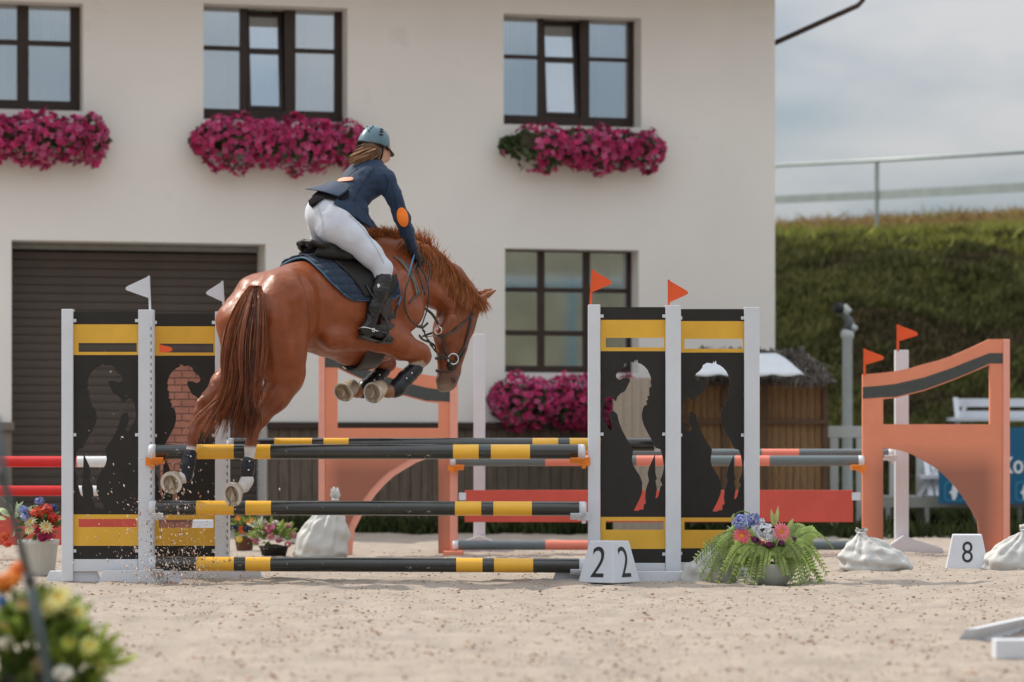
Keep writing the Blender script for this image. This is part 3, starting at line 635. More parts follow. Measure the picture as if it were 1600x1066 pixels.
flag(350, 486, 22.45, 25, 34, -1, MATS['flag_white'], 'smaller white flag just left of the horse rump', GF, lean=-.06, stem=13)
flag(922.5, 478, 22, 30, 37, 1, MATS['flag_orange'], 'orange flag on the wing behind the number 2 block', GF, lean=.06, stem=20)
flag(1045, 478, 22, 30, 37, 1, MATS['flag_orange'], 'orange flag between the two black cut-out horses of the right wings', GF, stem=4)
flag(1351, 586, 27.5, 30, 26, 1, MATS['flag_orange'], 'lower orange flag at the low end of the orange wing', GF, stem=15)
flag(1403, 547, 28.2, 31, 27, 1, MATS['flag_orange'], 'upper orange flag on the white post behind the orange wing', GF, stem=13)

# orange jump
def owing(fu, dv, label, Z=27.55):
    g = lambda pts: [(fu(a), b+dv) for a, b in pts]
    t = thing('orange_wing', label, 'jump wing', (px(fu(1462), 0, Z)[0], Z, 0), 'orange wings of the far fence')
    outer = [(1348, 585), (1375, 583), (1400, 580), (1424, 575), (1444, 569), (1467, 563), (1488, 556), (1518, 543), (1546, 530), (1567, 530), (1567, 866), (1532, 866), (1531, 840), (1528, 815), (1518, 796), (1506, 777), (1494, 761), (1480, 746), (1463, 731), (1444, 720), (1426, 710), (1409, 704), (1380, 700), (1380, 866), (1348, 866)]
    hole = [(1380, 624), (1400, 622), (1444, 611), (1488, 595), (1522, 581), (1547, 570), (1547, 663), (1380, 663)]
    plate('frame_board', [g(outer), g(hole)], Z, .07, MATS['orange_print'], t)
    st = [(1348, 605), (1375, 603), (1400, 600), (1444, 590), (1488, 575), (1520, 562), (1546, 552), (1567, 552), (1567, 568), (1546, 568), (1520, 580), (1488, 593), (1444, 609), (1400, 620), (1375, 621), (1348, 623)]
    plate('grey_stripe', [g(st)], Z-.004, .003, MATS['stripe_grey'], t)
    if fu(1348) > 700 and fu(1578) < 600:
        arc = [(1532, 866), (1531, 840), (1528, 815), (1518, 796), (1506, 777), (1494, 761), (1480, 746), (1463, 731), (1444, 720), (1426, 710), (1409, 704)]; g1 = g(arc); g2 = [(a_+9, b_+7) for a_, b_ in g1]; g2[0] = (g1[0][0]+9, g1[0][1]); plate('lit_arch_edge', [g1+g2[::-1]], Z+.012, .05, MATS['pink_edge'], t)  # pale band standing in for the lit thickness of the board
    mb = MB(); a, b = sorted((fu(1567.5), fu(1578))); boxpx(mb, a, b, 530+dv, 868+dv, Z-.01, .11); mb.build('edge_post', MATS['pink_edge'], t, bev=.004)
    a, b = sorted((fu(1348), fu(1340))) if fu(1348) > fu(1500) else (0, 0)
    if b: mb = MB(); boxpx(mb, 703, 715, 600+dv, 868+dv, Z-.012, .011); mb.build('peg_strip', MATS['pink_edge'], t)
    mb = MB(); a, b = sorted((fu(1372), fu(1340))); boxpx(mb, a, b, 862, 870, Z-.25, .6); mb.build('foot_beam', MATS['orange_paint'], t, bev=.004)
    mb = MB(); a, b = sorted((fu(1585), fu(1556))); boxpx(mb, a, b, 862, 870, Z-.25, .6); mb.build('foot_beam', MATS['orange_paint'], t, bev=.004)
# board print: orange fading by speckle to a sooty patch (real airbrushed print on the board)
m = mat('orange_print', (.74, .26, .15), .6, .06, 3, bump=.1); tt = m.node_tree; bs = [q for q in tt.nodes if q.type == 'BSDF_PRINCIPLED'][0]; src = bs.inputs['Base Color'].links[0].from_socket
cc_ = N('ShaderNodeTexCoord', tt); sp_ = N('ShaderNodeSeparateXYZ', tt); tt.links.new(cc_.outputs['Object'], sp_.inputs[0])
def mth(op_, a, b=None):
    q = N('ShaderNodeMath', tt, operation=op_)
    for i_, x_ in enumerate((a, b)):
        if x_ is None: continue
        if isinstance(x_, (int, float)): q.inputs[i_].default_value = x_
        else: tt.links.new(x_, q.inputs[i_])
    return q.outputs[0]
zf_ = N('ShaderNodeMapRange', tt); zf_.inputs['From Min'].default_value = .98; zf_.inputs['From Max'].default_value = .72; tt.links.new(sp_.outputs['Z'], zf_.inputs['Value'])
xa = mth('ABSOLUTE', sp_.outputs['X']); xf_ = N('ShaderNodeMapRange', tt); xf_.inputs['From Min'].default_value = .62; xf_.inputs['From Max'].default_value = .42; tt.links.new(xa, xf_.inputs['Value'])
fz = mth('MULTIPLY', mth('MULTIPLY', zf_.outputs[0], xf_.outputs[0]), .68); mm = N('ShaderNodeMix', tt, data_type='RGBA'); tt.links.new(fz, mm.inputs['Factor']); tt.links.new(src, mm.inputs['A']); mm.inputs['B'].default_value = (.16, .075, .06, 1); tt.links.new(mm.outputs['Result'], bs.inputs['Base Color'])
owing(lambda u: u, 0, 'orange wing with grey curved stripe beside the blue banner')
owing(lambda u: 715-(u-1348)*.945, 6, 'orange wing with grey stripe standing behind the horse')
def wpost(u0, u1, v0, Z, label, foot):
    t = thing('white_post', label, 'post', (px((u0+u1)/2, 0, Z)[0], Z, 0), 'white posts of the far fence')
    mb = MB(); boxpx(mb, u0, u1, v0, 705+EYE*F/Z, Z, .09); mb.build('post', MATS['white_paint'], t, bev=.004)
    mb = MB(); a = px(foot[0], foot[3], Z-.1); b = px(foot[1], foot[2], Z-.1); mb.prism([(a[0], Z-.1, 0), (b[0], Z-.1, 0), (b[0]-.02, Z-.1, .05), (px((u0+u1)/2, 0, Z)[0], Z-.1, .16), (a[0]+.02, Z-.1, .05)], (0, .08, 0)); mb.build('foot', MATS['white_paint'], t, bev=.003)
wpost(1399, 1420, 547, 28.2, 'white post behind the orange wing on the right, a flag on it', (1380, 1476, 866, 886))
wpost(740, 758, 522, 28.2, 'white post right of the horse head in front of the wall', (690, 806, 856, 868))
GC = [MATS['pole_grey'], MATS['pole_coral']]; G3 = 'grey and coral poles of the far fence'
pole('upper front pole of the far fence, grey and coral', [712, (852, 0), (925, 1), (994, 0), (1062, 1), (1148, 0), (1202, 1), (1341, 0)], 720, 27.5, 8.2, GC, G3)
pole('upper rear pole of the far fence, ending at the right white post', [766, (905, 0), (975, 1), (1062, 0), (1190, 0), (1248, 1), (1388, 0)], 708.5, 28.1, 7, GC, G3)
pole('lowest pole of the far fence, grey and coral, near the ground', [716, (852, 0), (925, 1), (1142, 0), (1205, 1), (1341, 0)], 852, 27.5, 7.6, GC, G3)
t = thing('jump_plank', 'long bright red plank hung across the far fence', 'jump plank', px(1027, 790, 27.5)); mb = MB(); boxpx(mb, 726, 1333, 766, 816, 27.45, .035); mb.build('board', MATS['plank_red'], t, bev=.004)
for a, b in ((717, 728), (1331, 1345)): mb = MB(); boxpx(mb, a, b, 770, 782, 27.44, .05); mb.build('hook', MATS['white_paint'], t, bev=.003)
for (u, v, s_, m, l) in ((708, 731, 1, 'orange_plastic', 'orange cup on the far orange wing left of the pole'), (1345, 731, -1, 'orange_plastic', 'orange cup on the low end of the right orange wing'), (1395, 716, -1, 'white_paint', 'white cup on the white post behind the right orange wing')): cup(u, v, 27.5 if u != 1395 else 28.15, s_, MATS[m], l, G2)

# brick patterned jump at far left with red poles
ZK = 26.5; kb = px(290, 0, ZK)[0]; t = thing('brick_wing', 'brick patterned jump wing seen through the left cut-out', 'jump wing', (kb, ZK, 0))
mb = MB(); boxpx(mb, 250, 334, 566, 705+EYE*F/ZK, ZK, .12); mb.build('board', MATS['mortar'], t)
row = 0; v = 569
while v < 868:
    u = 251 - (row % 2)*11
    while u < 333:
        a, b = max(u, 251), min(u+21, 333)
        if b-a > 3: mb = MB(); boxpx(mb, a, b, v, v+9.6, ZK-.008-.002*rng.random(), .009); mb.build('brick', MATS['brick_paint'], t)
        u += 22.4
    v += 11.2; row += 1
flag(249, 566, ZK, 20, 15, 1, MATS['flag_orange'], 'small red flag on top of the brick patterned wing', GF, stem=13)
RW = [MATS['pole_red'], MATS['pole_white']]; G4 = 'red and white poles at the far left'
pole('upper red and white pole behind the left wing', [-150, (-60, 1), (121, 0), (236, 1)], 721.5, 26.3, 8.5, RW, G4, caps=False); pole('lower red and white pole behind the left wing', [-150, (-60, 1), (108, 0), (236, 1)], 767, 26.3, 8, RW, G4, caps=False)
t = thing('jump_plank', 'red plank low behind the left flower pot', 'jump plank', px(60, 822, 26.3)); mb = MB(); boxpx(mb, -150, 236, 806, 852, 26.3, .035); mb.build('board', MATS['plank_red'], t)

# number blocks
def number_block(u, vt, vb, Z, wt, wb, digits, label, yaw=0, digit_h=46):
    c = px(u, vb, Z); t = thing('number_block', label, 'number sign', (c[0], Z, 0), 'numbered blocks beside the fences'); z1 = px(u, vt, Z)[2]; H0 = (wb/2)/F*Z; H1 = (wt/2)/F*Z
    def cr_(h, z): return [(h, -h), (h, h), (-h, h), (-h, -h)]
    cy, sy = math.cos(yaw), math.sin(yaw); rot = lambda x, y, z: (c[0]+x*cy-y*sy, Z+x*sy+y*cy, z)
    sq_ = 1/(abs(cy)+abs(sy)); P = [rot(x, y, .012) for x, y in cr_(H0*sq_, 0)]+[rot(x, y, z1) for x, y in cr_(H1*sq_, 0)]
    mb = MB(); mb.add(P, [(0, 1, 2, 3), (7, 6, 5, 4), (0, 4, 5, 1), (1, 5, 6, 2), (2, 6, 7, 3), (3, 7, 4, 0)]); mb.build('body', MATS['white_paint'], t, bev=.006)
    # digits on the two visible sloping faces
    for k, (s, sq) in enumerate(digits):
        f0, f1 = ((3, 0) if k == 0 else (0, 1))
        A, B, C_, D = [Vector(P[i]) for i in (f0, f1, f1+4, f0+4)]
        cu = bpy.data.curves.new('t', 'FONT'); cu.body = s; cu.size = 1; cu.align_x = 'CENTER'; cu.extrude = .004; cu.offset = -.004
        o = bpy.data.objects.new('t', cu); COL.objects.link(o); dg = bpy.context.evaluated_depsgraph_get(); dg.update(); me = bpy.data.meshes.new_from_object(o.evaluated_get(dg)); bpy.data.objects.remove(o)
        ys = [q.co.y for q in me.vertices]; h = max(ys)-min(ys); kk = digit_h/F*Z/h; mid = (A+B+C_+D)/4; ex = ((B-A)+(C_-D)).normalized(); ez = ((D+C_)/2-(A+B)/2).normalized(); n_ = ex.cross(ez).normalized()
        yc = (max(ys)+min(ys))/2; V = [mid+ex*q.co.x*kk*sq+ez*(q.co.y-yc)*kk+n_*(q.co.z*kk*.6+.0015) for q in me.vertices]
        mesh_np('digit', V, [tuple(q.vertices) for q in me.polygons], MATS['digit_black'], t)
number_block(952, 845, 921, 21.7, 62, 98, [('2', .85), ('2', .85)], 'white block with the number 2 on two faces at the right wing', yaw=R(-38)+0, digit_h=48)
number_block(1511, 835, 892, 24.2, 50, 74, [('8', .8), ('8', .8)], 'white block with the number 8 between two white bags', yaw=R(-7), digit_h=33)
number_block(318, 812, 870, 26.0, 30, 44, [], 'small white number block glimpsed through the left wing slot', yaw=0, digit_h=20)
# ---------------------------------------------------------------- horse and rider
mat('coat', (1, 1, 1), .42, .13, 14, attr=True, spec=.3, bump=.22, bscale=90, coat=.15, stretch=(1, 1, 1))
mat('hair', (1, 1, 1), .42, .2, 20, attr=True, spec=.5, transl=.22)
mat('hoof', (.34, .24, .15), .55, .2, 18, col2=(.56, .45, .32), bump=.2)
mat('sole', (.26, .19, .13), .9, .3, 25, col2=(.50, .42, .32), bump=.5, bscale=40)
mat('shoe', (.55, .54, .52), .35, .1, 20, metal=.6)
mat('leather_black', (.011, .009, .008), .3, .25, 12, spec=.45, bump=.15, bscale=25)
mat('saddle_leather', (.013, .010, .009), .5, .3, 10, spec=.3, bump=.2, bscale=18)
mat('leather_brown', (.035, .026, .022), .5, .25, 10, spec=.5)
mat('strap', (.045, .042, .04), .45, .2, 10)
mat('steel', (.75, .75, .74), .22, .05, metal=.9)
mat('pad_navy', (.014, .027, .055), .8, .18, 30, sheen=.3)
mat('pad_edge', (.05, .12, .2), .6, .1)
mat('boot_wrap', (.012, .014, .019), .34, .2, 14, scuff=(.3, .3, .32), sthr=.72, sscale=60)
mat('jacket', (.013, .032, .072), .72, .14, 14, sheen=.15, bump=.25, bscale=14)
mat('breeches', (.60, .63, .70), .8, .04, 8, bump=.3, bscale=9)
mat('patch_orange', (.95, .22, .02), .6, .06)
mat('tab_orange', (.72, .33, .22), .6, .06)
mat('skin', (.62, .36, .26), .5, .08, spec=.4)
mat('helmet', (.085, .16, .20), .3, .15, 10, coat=.4)
mat('helmet_black', (.012, .012, .014), .5)
mat('whip_blue', (.10, .22, .42), .35)
mat('badge', (.6, .6, .62), .4)
HEAD_A = R(38); hc, hs = math.cos(HEAD_A), math.sin(HEAD_A); HZ = 21.9; HX = (425-800)/F*HZ
def P(u, v, s=0.0):                                        # local frame: x forward, s to the horse's right, z up
    k = (u-800)/F; x = (k*(HZ-s*hc)-HX-s*hs)/(hc-k*hs); Yw = HZ+x*hs-s*hc; return np.array([x, s, EYE-(v-705)/F*Yw])
def L2W(p): p = np.asarray(p, float); return np.stack([HX+p[..., 0]*hc+p[..., 1]*hs, HZ+p[..., 0]*hs-p[..., 1]*hc, p[..., 2]], -1)
def W2L(p): p = np.asarray(p, float); X = p[..., 0]-HX; Y = p[..., 1]-HZ; return np.stack([X*hc+Y*hs, X*hs-Y*hc, p[..., 2]], -1)
def C(pts): return [(P(*q[:3]), q[3]) for q in pts]
CAM = np.array([0, 0, EYE])
def hit(sd, uv, off=0.0, start=20.4, far=24.5):
    """points where the sight lines of photo positions meet a body, in world metres"""
    uv = np.asarray(uv, float); D = np.stack([(uv[..., 0]-800)/F, np.ones(uv.shape[:-1]), -(uv[..., 1]-705)/F], -1); t = np.full(uv.shape[:-1], start); 
    for _ in range(70):
        d = sd.ev(W2L(CAM+D*t[..., None]))-off; t = t+np.clip(d*.8, -.02, .2)
    t = np.where(t > far, np.nan, t); return CAM+D*t[..., None]
def normal(sd, pw):
    e = .004; p = W2L(pw); g = np.stack([sd.ev(p+np.eye(3)[i]*e)-sd.ev(p-np.eye(3)[i]*e) for i in range(3)], -1); g /= np.linalg.norm(g, axis=-1)[..., None]+1e-9
    return np.stack([g[..., 0]*hc+g[..., 1]*hs, g[..., 0]*hs-g[..., 1]*hc, g[..., 2]], -1)
def fill_nan(pts):
    ok = ~np.isnan(pts[:, 1]); return pts[ok]
def smooth_path(pts, n):
    pts = np.asarray(pts, float); k = len(pts); t = np.linspace(0, k-1, n); o = []
    for x in t:
        i = min(int(x), k-2); f = x-i; p0, p1, p2, p3 = pts[max(i-1, 0)], pts[i], pts[i+1], pts[min(i+2, k-1)]
        o.append(.5*(2*p1+(p2-p0)*f+(2*p0-5*p1+4*p2-p3)*f*f+(3*p1-p0-3*p2+p3)*f**3))
    return np.array(o)

HS = Sdf()
# trunk
HS.chain(C([(470, 478, 0, .295), (520, 484, 0, .315), (560, 484, 0, .315), (606, 462, 0, .27)]), .09, .84)
HS.chain(C([(440, 462, 0, .17), (520, 440, 0, .17), (592, 392, 0, .085), (640, 392, 0, .085)]), .08, .7)
HS.chain(C([(612, 462, .10, .17), (632, 478, .09, .135)]), .07); HS.chain(C([(580, 452, -.10, .17), (600, 470, -.09, .135)]), .07)
HS.chain(C([(618, 440, .12, .10), (636, 490, .15, .10), (604, 528, .17, .095)]), .05)
HS.chain(C([(600, 545, .05, .09), (545, 545, 0, .12)]), .06)
# croup and quarters
HS.chain(C([(446, 468, .125, .215), (412, 502, .135, .175), (405, 545, .13, .12)]), .07); HS.chain(C([(408, 472, -.125, .205), (378, 505, -.13, .165), (372, 545, -.13, .12)]), .07)
HS.chain(C([(404, 452, 0, .055), (398, 465, 0, .04)]), .05)
HS.chain(C([(446, 478, .14, .19), (438, 545, .15, .17), (449, 578, .17, .125)]), .07); HS.chain(C([(405, 500, -.14, .18), (392, 550, -.15, .15), (380, 580, -.16, .12)]), .07)
HS.chain(C([(420, 520, .15, .14), (432, 575, .15, .115)]), .06)
# near hind leg
HS.chain(C([(447, 592, .16, .125), (428, 622, .15, .098), (405, 652, .14, .064), (396, 664, .14, .052)]), .035, c=0)
HS.chain(C([(397, 645, .135, .03), (389, 659, .135, .034), (392, 676, .14, .036)]), .02)
HS.chain(C([(397, 666, .14, .046), (391, 700, .14, .036), (387, 735, .14, .033)]), .02, c=1)
HS.chain(C([(386, 750, .14, .046), (382, 760, .14, .041)]), .02, c=1); HS.chain(C([(384, 754, .14, .04), (377, 763, .15, .038)]), .02, c=1)
# far hind leg
HS.chain(C([(372, 580, -.16, .12), (350, 600, -.16, .09), (328, 625, -.155, .06), (319, 637, -.15, .05)]), .035)
HS.chain(C([(330, 612, -.155, .028), (313, 630, -.15, .03), (309, 645, -.15, .034)]), .02)
HS.chain(C([(316, 640, -.15, .045), (303, 680, -.15, .036), (292, 728, -.15, .034)]), .02, c=1)
HS.chain(C([(293, 741, -.15, .045), (289, 746, -.15, .04)]), .02, c=1); HS.chain(C([(290, 742, -.15, .038), (280, 749, -.155, .036)]), .02, c=1)
# near foreleg
HS.chain(C([(604, 527, .19, .125), (626, 540, .20, .098), (655, 552, .19, .072), (658, 558, .19, .068)]), .04)
HS.chain(C([(656, 562, .19, .058), (640, 585, .19, .038), (616, 607, .19, .036)]), .02, c=3)
HS.chain(C([(613, 611, .19, .045), (606, 613, .19, .042)]), .02, c=4); HS.chain(C([(610, 611, .19, .036), (600, 612, .19, .036)]), .02, c=4)
# far foreleg
HS.chain(C([(575, 530, -.12, .12), (592, 555, -.13, .085), (607, 567, -.13, .06)]), .04)
HS.chain(C([(606, 570, -.13, .052), (588, 590, -.14, .037), (568, 609, -.14, .036)]), .02, c=3)
HS.chain(C([(567, 611, -.14, .044), (558, 613, -.14, .04)]), .02, c=4); HS.chain(C([(563, 612, -.14, .035), (556, 613, -.14, .036)]), .02, c=4)
# neck
HS.chain(C([(598, 428, 0, .22), (632, 427, 0, .195), (676, 440, 0, .168), (715, 464, 0, .125), (731, 475, 0, .105)]), .07, .56)
HS.chain(C([(630, 388, 0, .07), (672, 402, 0, .065), (710, 430, 0, .06), (736, 462, 0, .055)]), .05, .6)
HS.chain(C([(655, 440, .075, .07), (700, 478, .06, .06)]), .05); HS.chain(C([(655, 440, -.075, .07), (700, 478, -.06, .06)]), .05)
# head
HS.chain(C([(728, 480, 0, .105), (714, 500, 0, .155), (706, 518, 0, .155)]), .04, .58)
HS.chain(C([(706, 518, 0, .15), (706, 540, 0, .122), (703, 560, 0, .098), (701, 578, 0, .083), (699, 592, 0, .078)]), .03, .62)
HS.chain(C([(704, 582, 0, .072), (700, 596, 0, .068)]), .03, .8); HS.chain(C([(691, 594, 0, .052), (691, 604, 0, .042)]), .02, .8)
HS.chain(C([(702, 508, .066, .085), (694, 522, .06, .06)]), .03, .7); HS.chain(C([(702, 508, -.066, .085), (694, 522, -.06, .06)]), .03, .7)
HS.chain(C([(735, 500, .072, .03), (731, 520, .066, .022)]), .025); HS.chain(C([(735, 500, -.072, .03), (731, 520, -.066, .022)]), .025)
HS.chain(C([(734, 515, .04, .022), (718, 565, .038, .018)]), .02)
HS.chain(C([(712, 590, .045, .022), (707, 597, .04, .024)]), .02); HS.chain(C([(712, 590, -.045, .022), (707, 597, -.04, .024)]), .02)
HS.chain(C([(438, 500, .235, .10), (446, 560, .225, .085)]), .025); HS.chain(C([(415, 520, .225, .085), (428, 580, .205, .06)]), .025)   # thigh muscles
HS.chain(C([(470, 470, .205, .08), (484, 520, .20, .05)]), .05)                                                              # flank fold
HS.chain(C([(606, 430, .19, .075), (626, 478, .22, .075)]), .03); HS.chain(C([(590, 490, .21, .07), (606, 520, .225, .07)]), .03)  # shoulder, triceps
HS.chain(C([(612, 532, .235, .055), (640, 545, .225, .045)]), .02)                                                            # forearm
HS.chain(C([(445, 600, .205, .05), (422, 630, .185, .035)]), .02); HS.chain(C([(520, 528, .20, .09), (580, 530, .17, .09)]), .05)
HS.chain(C([(690, 520, .088, .05), (704, 500, .092, .055)]), .012); HS.chain(C([(719, 530, .055, .016), (711, 560, .048, .012)]), .014)   # jowl, face crest
def groove(pts, w, dep):
    h_ = W2L(hit(HS0, pts)); 
    for a, b in zip(h_, h_[1:]):
        if not (np.isnan(a).any() or np.isnan(b).any()): GR.append((a, b, w, dep))
HS0 = Sdf(); HS0.p = HS.p; GR = []
groove([(470, 432), (484, 470), (492, 520), (490, 552)], .035, .020); groove([(418, 480), (414, 530), (420, 585)], .03, .018); groove([(446, 440), (452, 500), (462, 550)], .035, .012)
groove([(440, 600), (425, 620), (410, 645)], .018, .010); groove([(470, 575), (458, 600), (445, 618)], .025, .012)
groove([(596, 420), (612, 450), (632, 490)], .03, .014); groove([(584, 470), (598, 500), (612, 515)], .03, .016); groove([(600, 545), (625, 552), (645, 556)], .018, .010); groove([(645, 440), (652, 470)], .03, .02)
groove([(655, 452), (676, 468), (694, 484)], .025, .016); groove([(640, 400), (668, 412), (694, 436)], .04, .012)
groove([(690, 487), (681, 500), (678, 515)], .014, .012); groove([(722, 512), (716, 535), (710, 556)], .016, .010); groove([(697, 536), (700, 560)], .02, .008); groove([(684, 600), (695, 601), (703, 597)], .007, .008)
for u_ in (520, 533, 546): groove([(u_, 500), (u_+3, 545)], .02, .004)
HS.g = GR
Vl, Fh = HS.mesh(.0115)
# colours: chestnut, darker lower legs, painted shading on head and forehand, white socks, dark muzzle
q = HS.near(Vl); ci = np.array([p[6] for p in HS.p])[np.argmin(q, -1)]
uvp = L2W(Vl); uu = 800+uvp[:, 0]/uvp[:, 1]*F; vv = 705-(uvp[:, 2]-EYE)/uvp[:, 1]*F
base = np.tile([[.25, .062, .018]], (len(Vl), 1))
nz = np.sin(Vl[:, 0]*9+Vl[:, 2]*4)*np.sin(Vl[:, 1]*11+Vl[:, 2]*7)*.5+np.sin(Vl[:, 0]*23+1)*np.sin(Vl[:, 2]*19)*.3
base *= (1+.09*nz)[:, None]
def blend(c, w): 
    global base; w = np.clip(w, 0, 1)[:, None]; base = base*(1-w)+np.array(c)*w
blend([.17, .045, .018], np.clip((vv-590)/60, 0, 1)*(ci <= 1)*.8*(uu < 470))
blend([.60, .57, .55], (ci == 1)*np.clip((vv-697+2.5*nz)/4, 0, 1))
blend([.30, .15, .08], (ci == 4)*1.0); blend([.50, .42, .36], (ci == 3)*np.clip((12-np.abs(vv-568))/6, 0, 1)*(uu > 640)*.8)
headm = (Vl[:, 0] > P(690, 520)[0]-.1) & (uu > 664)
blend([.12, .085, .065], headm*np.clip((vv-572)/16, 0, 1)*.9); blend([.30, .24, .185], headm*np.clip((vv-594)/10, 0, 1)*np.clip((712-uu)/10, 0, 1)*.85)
blend([.13, .034, .012], headm*.4*np.clip((575-vv)/10, 0, 1)); blend([.13, .034, .012], np.clip((Vl[:, 2]*-1+1.62)/.12, 0, 1)*(uu > 500)*.3); blend([.15, .045, .02], headm*np.clip((np.hypot(uu-738, vv-508)-2)/-6+1, 0, 1)*.4)  # head and lower forehand darkened, shading put into the coat colour
hx = L2W(P(500, 480))
horse = thing('horse', 'chestnut horse leaping over the black and yellow fence, head lowered', 'horse', (float(hx[0]), float(hx[1]), 1.75))
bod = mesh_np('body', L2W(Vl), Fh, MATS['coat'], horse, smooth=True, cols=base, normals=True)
sm = bod.modifiers.new('smooth', 'SMOOTH'); sm.iterations = 2; sm.factor = .5
def sdf_part(name, sd, h, m, parent, cols=None, it=3, sub=0):
    V, Fc = sd.mesh(h); o = mesh_np(name, L2W(V), Fc, m, parent, smooth=True, normals=True); s_ = o.modifiers.new('smooth', 'SMOOTH'); s_.iterations = it; return o
# ears
def ear(base_, tip, wdt, side):
    a, b = L2W(P(*base_)), L2W(P(*tip)); ax = Vector(b-a); Ln = ax.length; ax.normalize(); w_ = Vector((hc*.3, -1, .2)); w_ = (w_-ax*w_.dot(ax)).normalized(); n_ = ax.cross(w_); V = []; Fc = []; K = 9; Mq = 9
    for i in range(K):
        f = i/(K-1); r_ = wdt*(math.sin(min(1, f*1.25+.28)*math.pi)**.6 if f < .55 else (1-f)/.45*.97+.02)
        for j in range(Mq):
            a_ = (-.75+1.5*j/(Mq-1))*math.pi; V.append(Vector(a)+ax*Ln*f+w_*math.sin(a_)*r_+n_*(math.cos(a_))*r_*.75)
    Fc = [(i*Mq+j, i*Mq+j+1, (i+1)*Mq+j+1, (i+1)*Mq+j) for i in range(K-1) for j in range(Mq-1)]
    return solid(mesh_np('ear', [tuple(x) for x in V], Fc, MATS['coat'], horse, smooth=True, cols=np.tile([[.25, .08, .03]], (len(V), 1))), .006)
wr_ = bpy.data.textures.new('muscle', 'CLOUDS'); wr_.noise_scale = .11; dm = bod.modifiers.new('displace', 'DISPLACE'); dm.texture = wr_; dm.strength = .014; dm.mid_level = .5
ear((740, 472, .06), (774, 454, .085), .034, 1); ear((737, 464, -.055), (768, 452, -.06), .032, -1)
# eyes, nostrils
eh = hit(HS, [(733.5, 511)])[0]; en = normal(HS, eh); mb = MB(); mb.lathe(eh-en*.012, [(.001, .024), (.012, .02), (.019, .01), (.021, 0)], 16, en); mb.build('eye', mat('eye_dark', (.008, .006, .006), .08, spec=.8), horse, True)
el = W2L(eh); el[1] *= -1; ew = L2W(el); mb = MB(); mb.lathe(ew, [(.001, .02), (.012, .017), (.019, .008), (.021, 0)], 16, (ew-L2W(np.array([el[0], 0, el[2]])))); mb.build('eye', MATS['eye_dark'], horse, True)
nh = hit(HS, [(708, 594)])[0]; nn_ = normal(HS, nh); mb = MB(); mb.ring(nh, .017, .006, nn_, 14, 6, sx=.6); mb.lathe(nh-nn_*.004, [(.011, 0), (.001, .002)], 12, nn_); mb.build('nostril', mat('nostril', (.03, .022, .02), .6), horse, True)
# hooves with shoes
def hoof(u, v, s, n, r, tall, dep, ins=.74):
    """u,v,s: middle of the sole; n: direction the sole faces (world)"""
    n = Vector(n).normalized(); c = Vector(L2W(P(u, v, s))); up = Vector((0, 0, 1)); y = (up-n*up.dot(n)).normalized(); x = y.cross(n); K = 28
    hf = thing('hoof', None, None); hf.parent = horse; hf.location = c-horse.location
    def shp(a): return 1.0-.10*math.cos(a*1)-(.06 if abs(abs(a)-math.pi) < .5 else 0)
    V = []; prof = [(1.0, 0), (1.02, -.006), (.90, -dep*.5), (.76, -dep*.9), (.5, -dep*1.0), (0.02, -dep*1.2)]
    for k_, h in prof:
        for i in range(K):
            a = 2*math.pi*i/K; V.append(c+x*math.cos(a)*r*k_+y*math.sin(a)*tall*k_+n*h+y*(-h)*.25)
    Fc = [(i*K+j, i*K+(j+1) % K, (i+1)*K+(j+1) % K, (i+1)*K+j) for i in range(len(prof)-1) for j in range(K)]
    mesh_np('hoof_wall', [tuple(q) for q in V], Fc, MATS['hoof'], hf, smooth=True, normals=False)
    V = [c+x*math.cos(2*math.pi*i/K)*r*.98+y*math.sin(2*math.pi*i/K)*tall*.98+n*.001 for i in range(K)]+[c+x*math.cos(2*math.pi*i/K)*r*.55+y*math.sin(2*math.pi*i/K)*tall*.55-n*.012 for i in range(K)]+[c-n*.016]
    mesh_np('sole', [tuple(q) for q in V], [(j, (j+1) % K, (j+1) % K+K, j+K) for j in range(K)]+[(K+j, K+(j+1) % K, 2*K) for j in range(K)], MATS['sole'], hf, smooth=True)
    mb = MB(); mb.prism([c+y*tall*.62+x*r*.02-n*.012, c-y*-.0+x*-r*.30+y*tall*-.55-n*.014, c+y*tall*-.42-n*.012, c+x*r*.30+y*tall*-.55-n*.014], n*.018); 
    mb.build('frog', MATS['sole'], hf)
    V = []; Fc = []; a0_, a1_ = -math.pi*.5+.55, math.pi*1.5-.55; nn = 30                       # open-heeled shoe, gap at the bottom heel
    for i in range(nn+1):
        a = a0_+(a1_-a0_)*i/nn
        for k_, h in ((1.01, .001), (1.01, .010), (ins, .010), (ins, .001)): V.append(c+x*math.cos(a)*r*k_+y*math.sin(a)*tall*k_+n*h)
    Fc = [(i*4+j, i*4+(j+1) % 4, i*4+4+(j+1) % 4, i*4+4+j) for i in range(nn) for j in range(4)]+[(0, 3, 2, 1), (nn*4, nn*4+1, nn*4+2, nn*4+3)]
    mesh_np('shoe', [tuple(q) for q in V], Fc, MATS['shoe'], hf, normals=True)
hoof(363.5, 773, .155, (-.42, -.88, -.22), .070, .084, .055)
hoof(268, 755, -.165, (-.35, -.90, -.25), .078, .078, .058)
hoof(583, 614, .19, (-.62, -.77, -.12), .080, .074, .10, .86)
hoof(537.5, 613, -.145, (-.66, -.70, -.26), .094, .068, .10, .88)
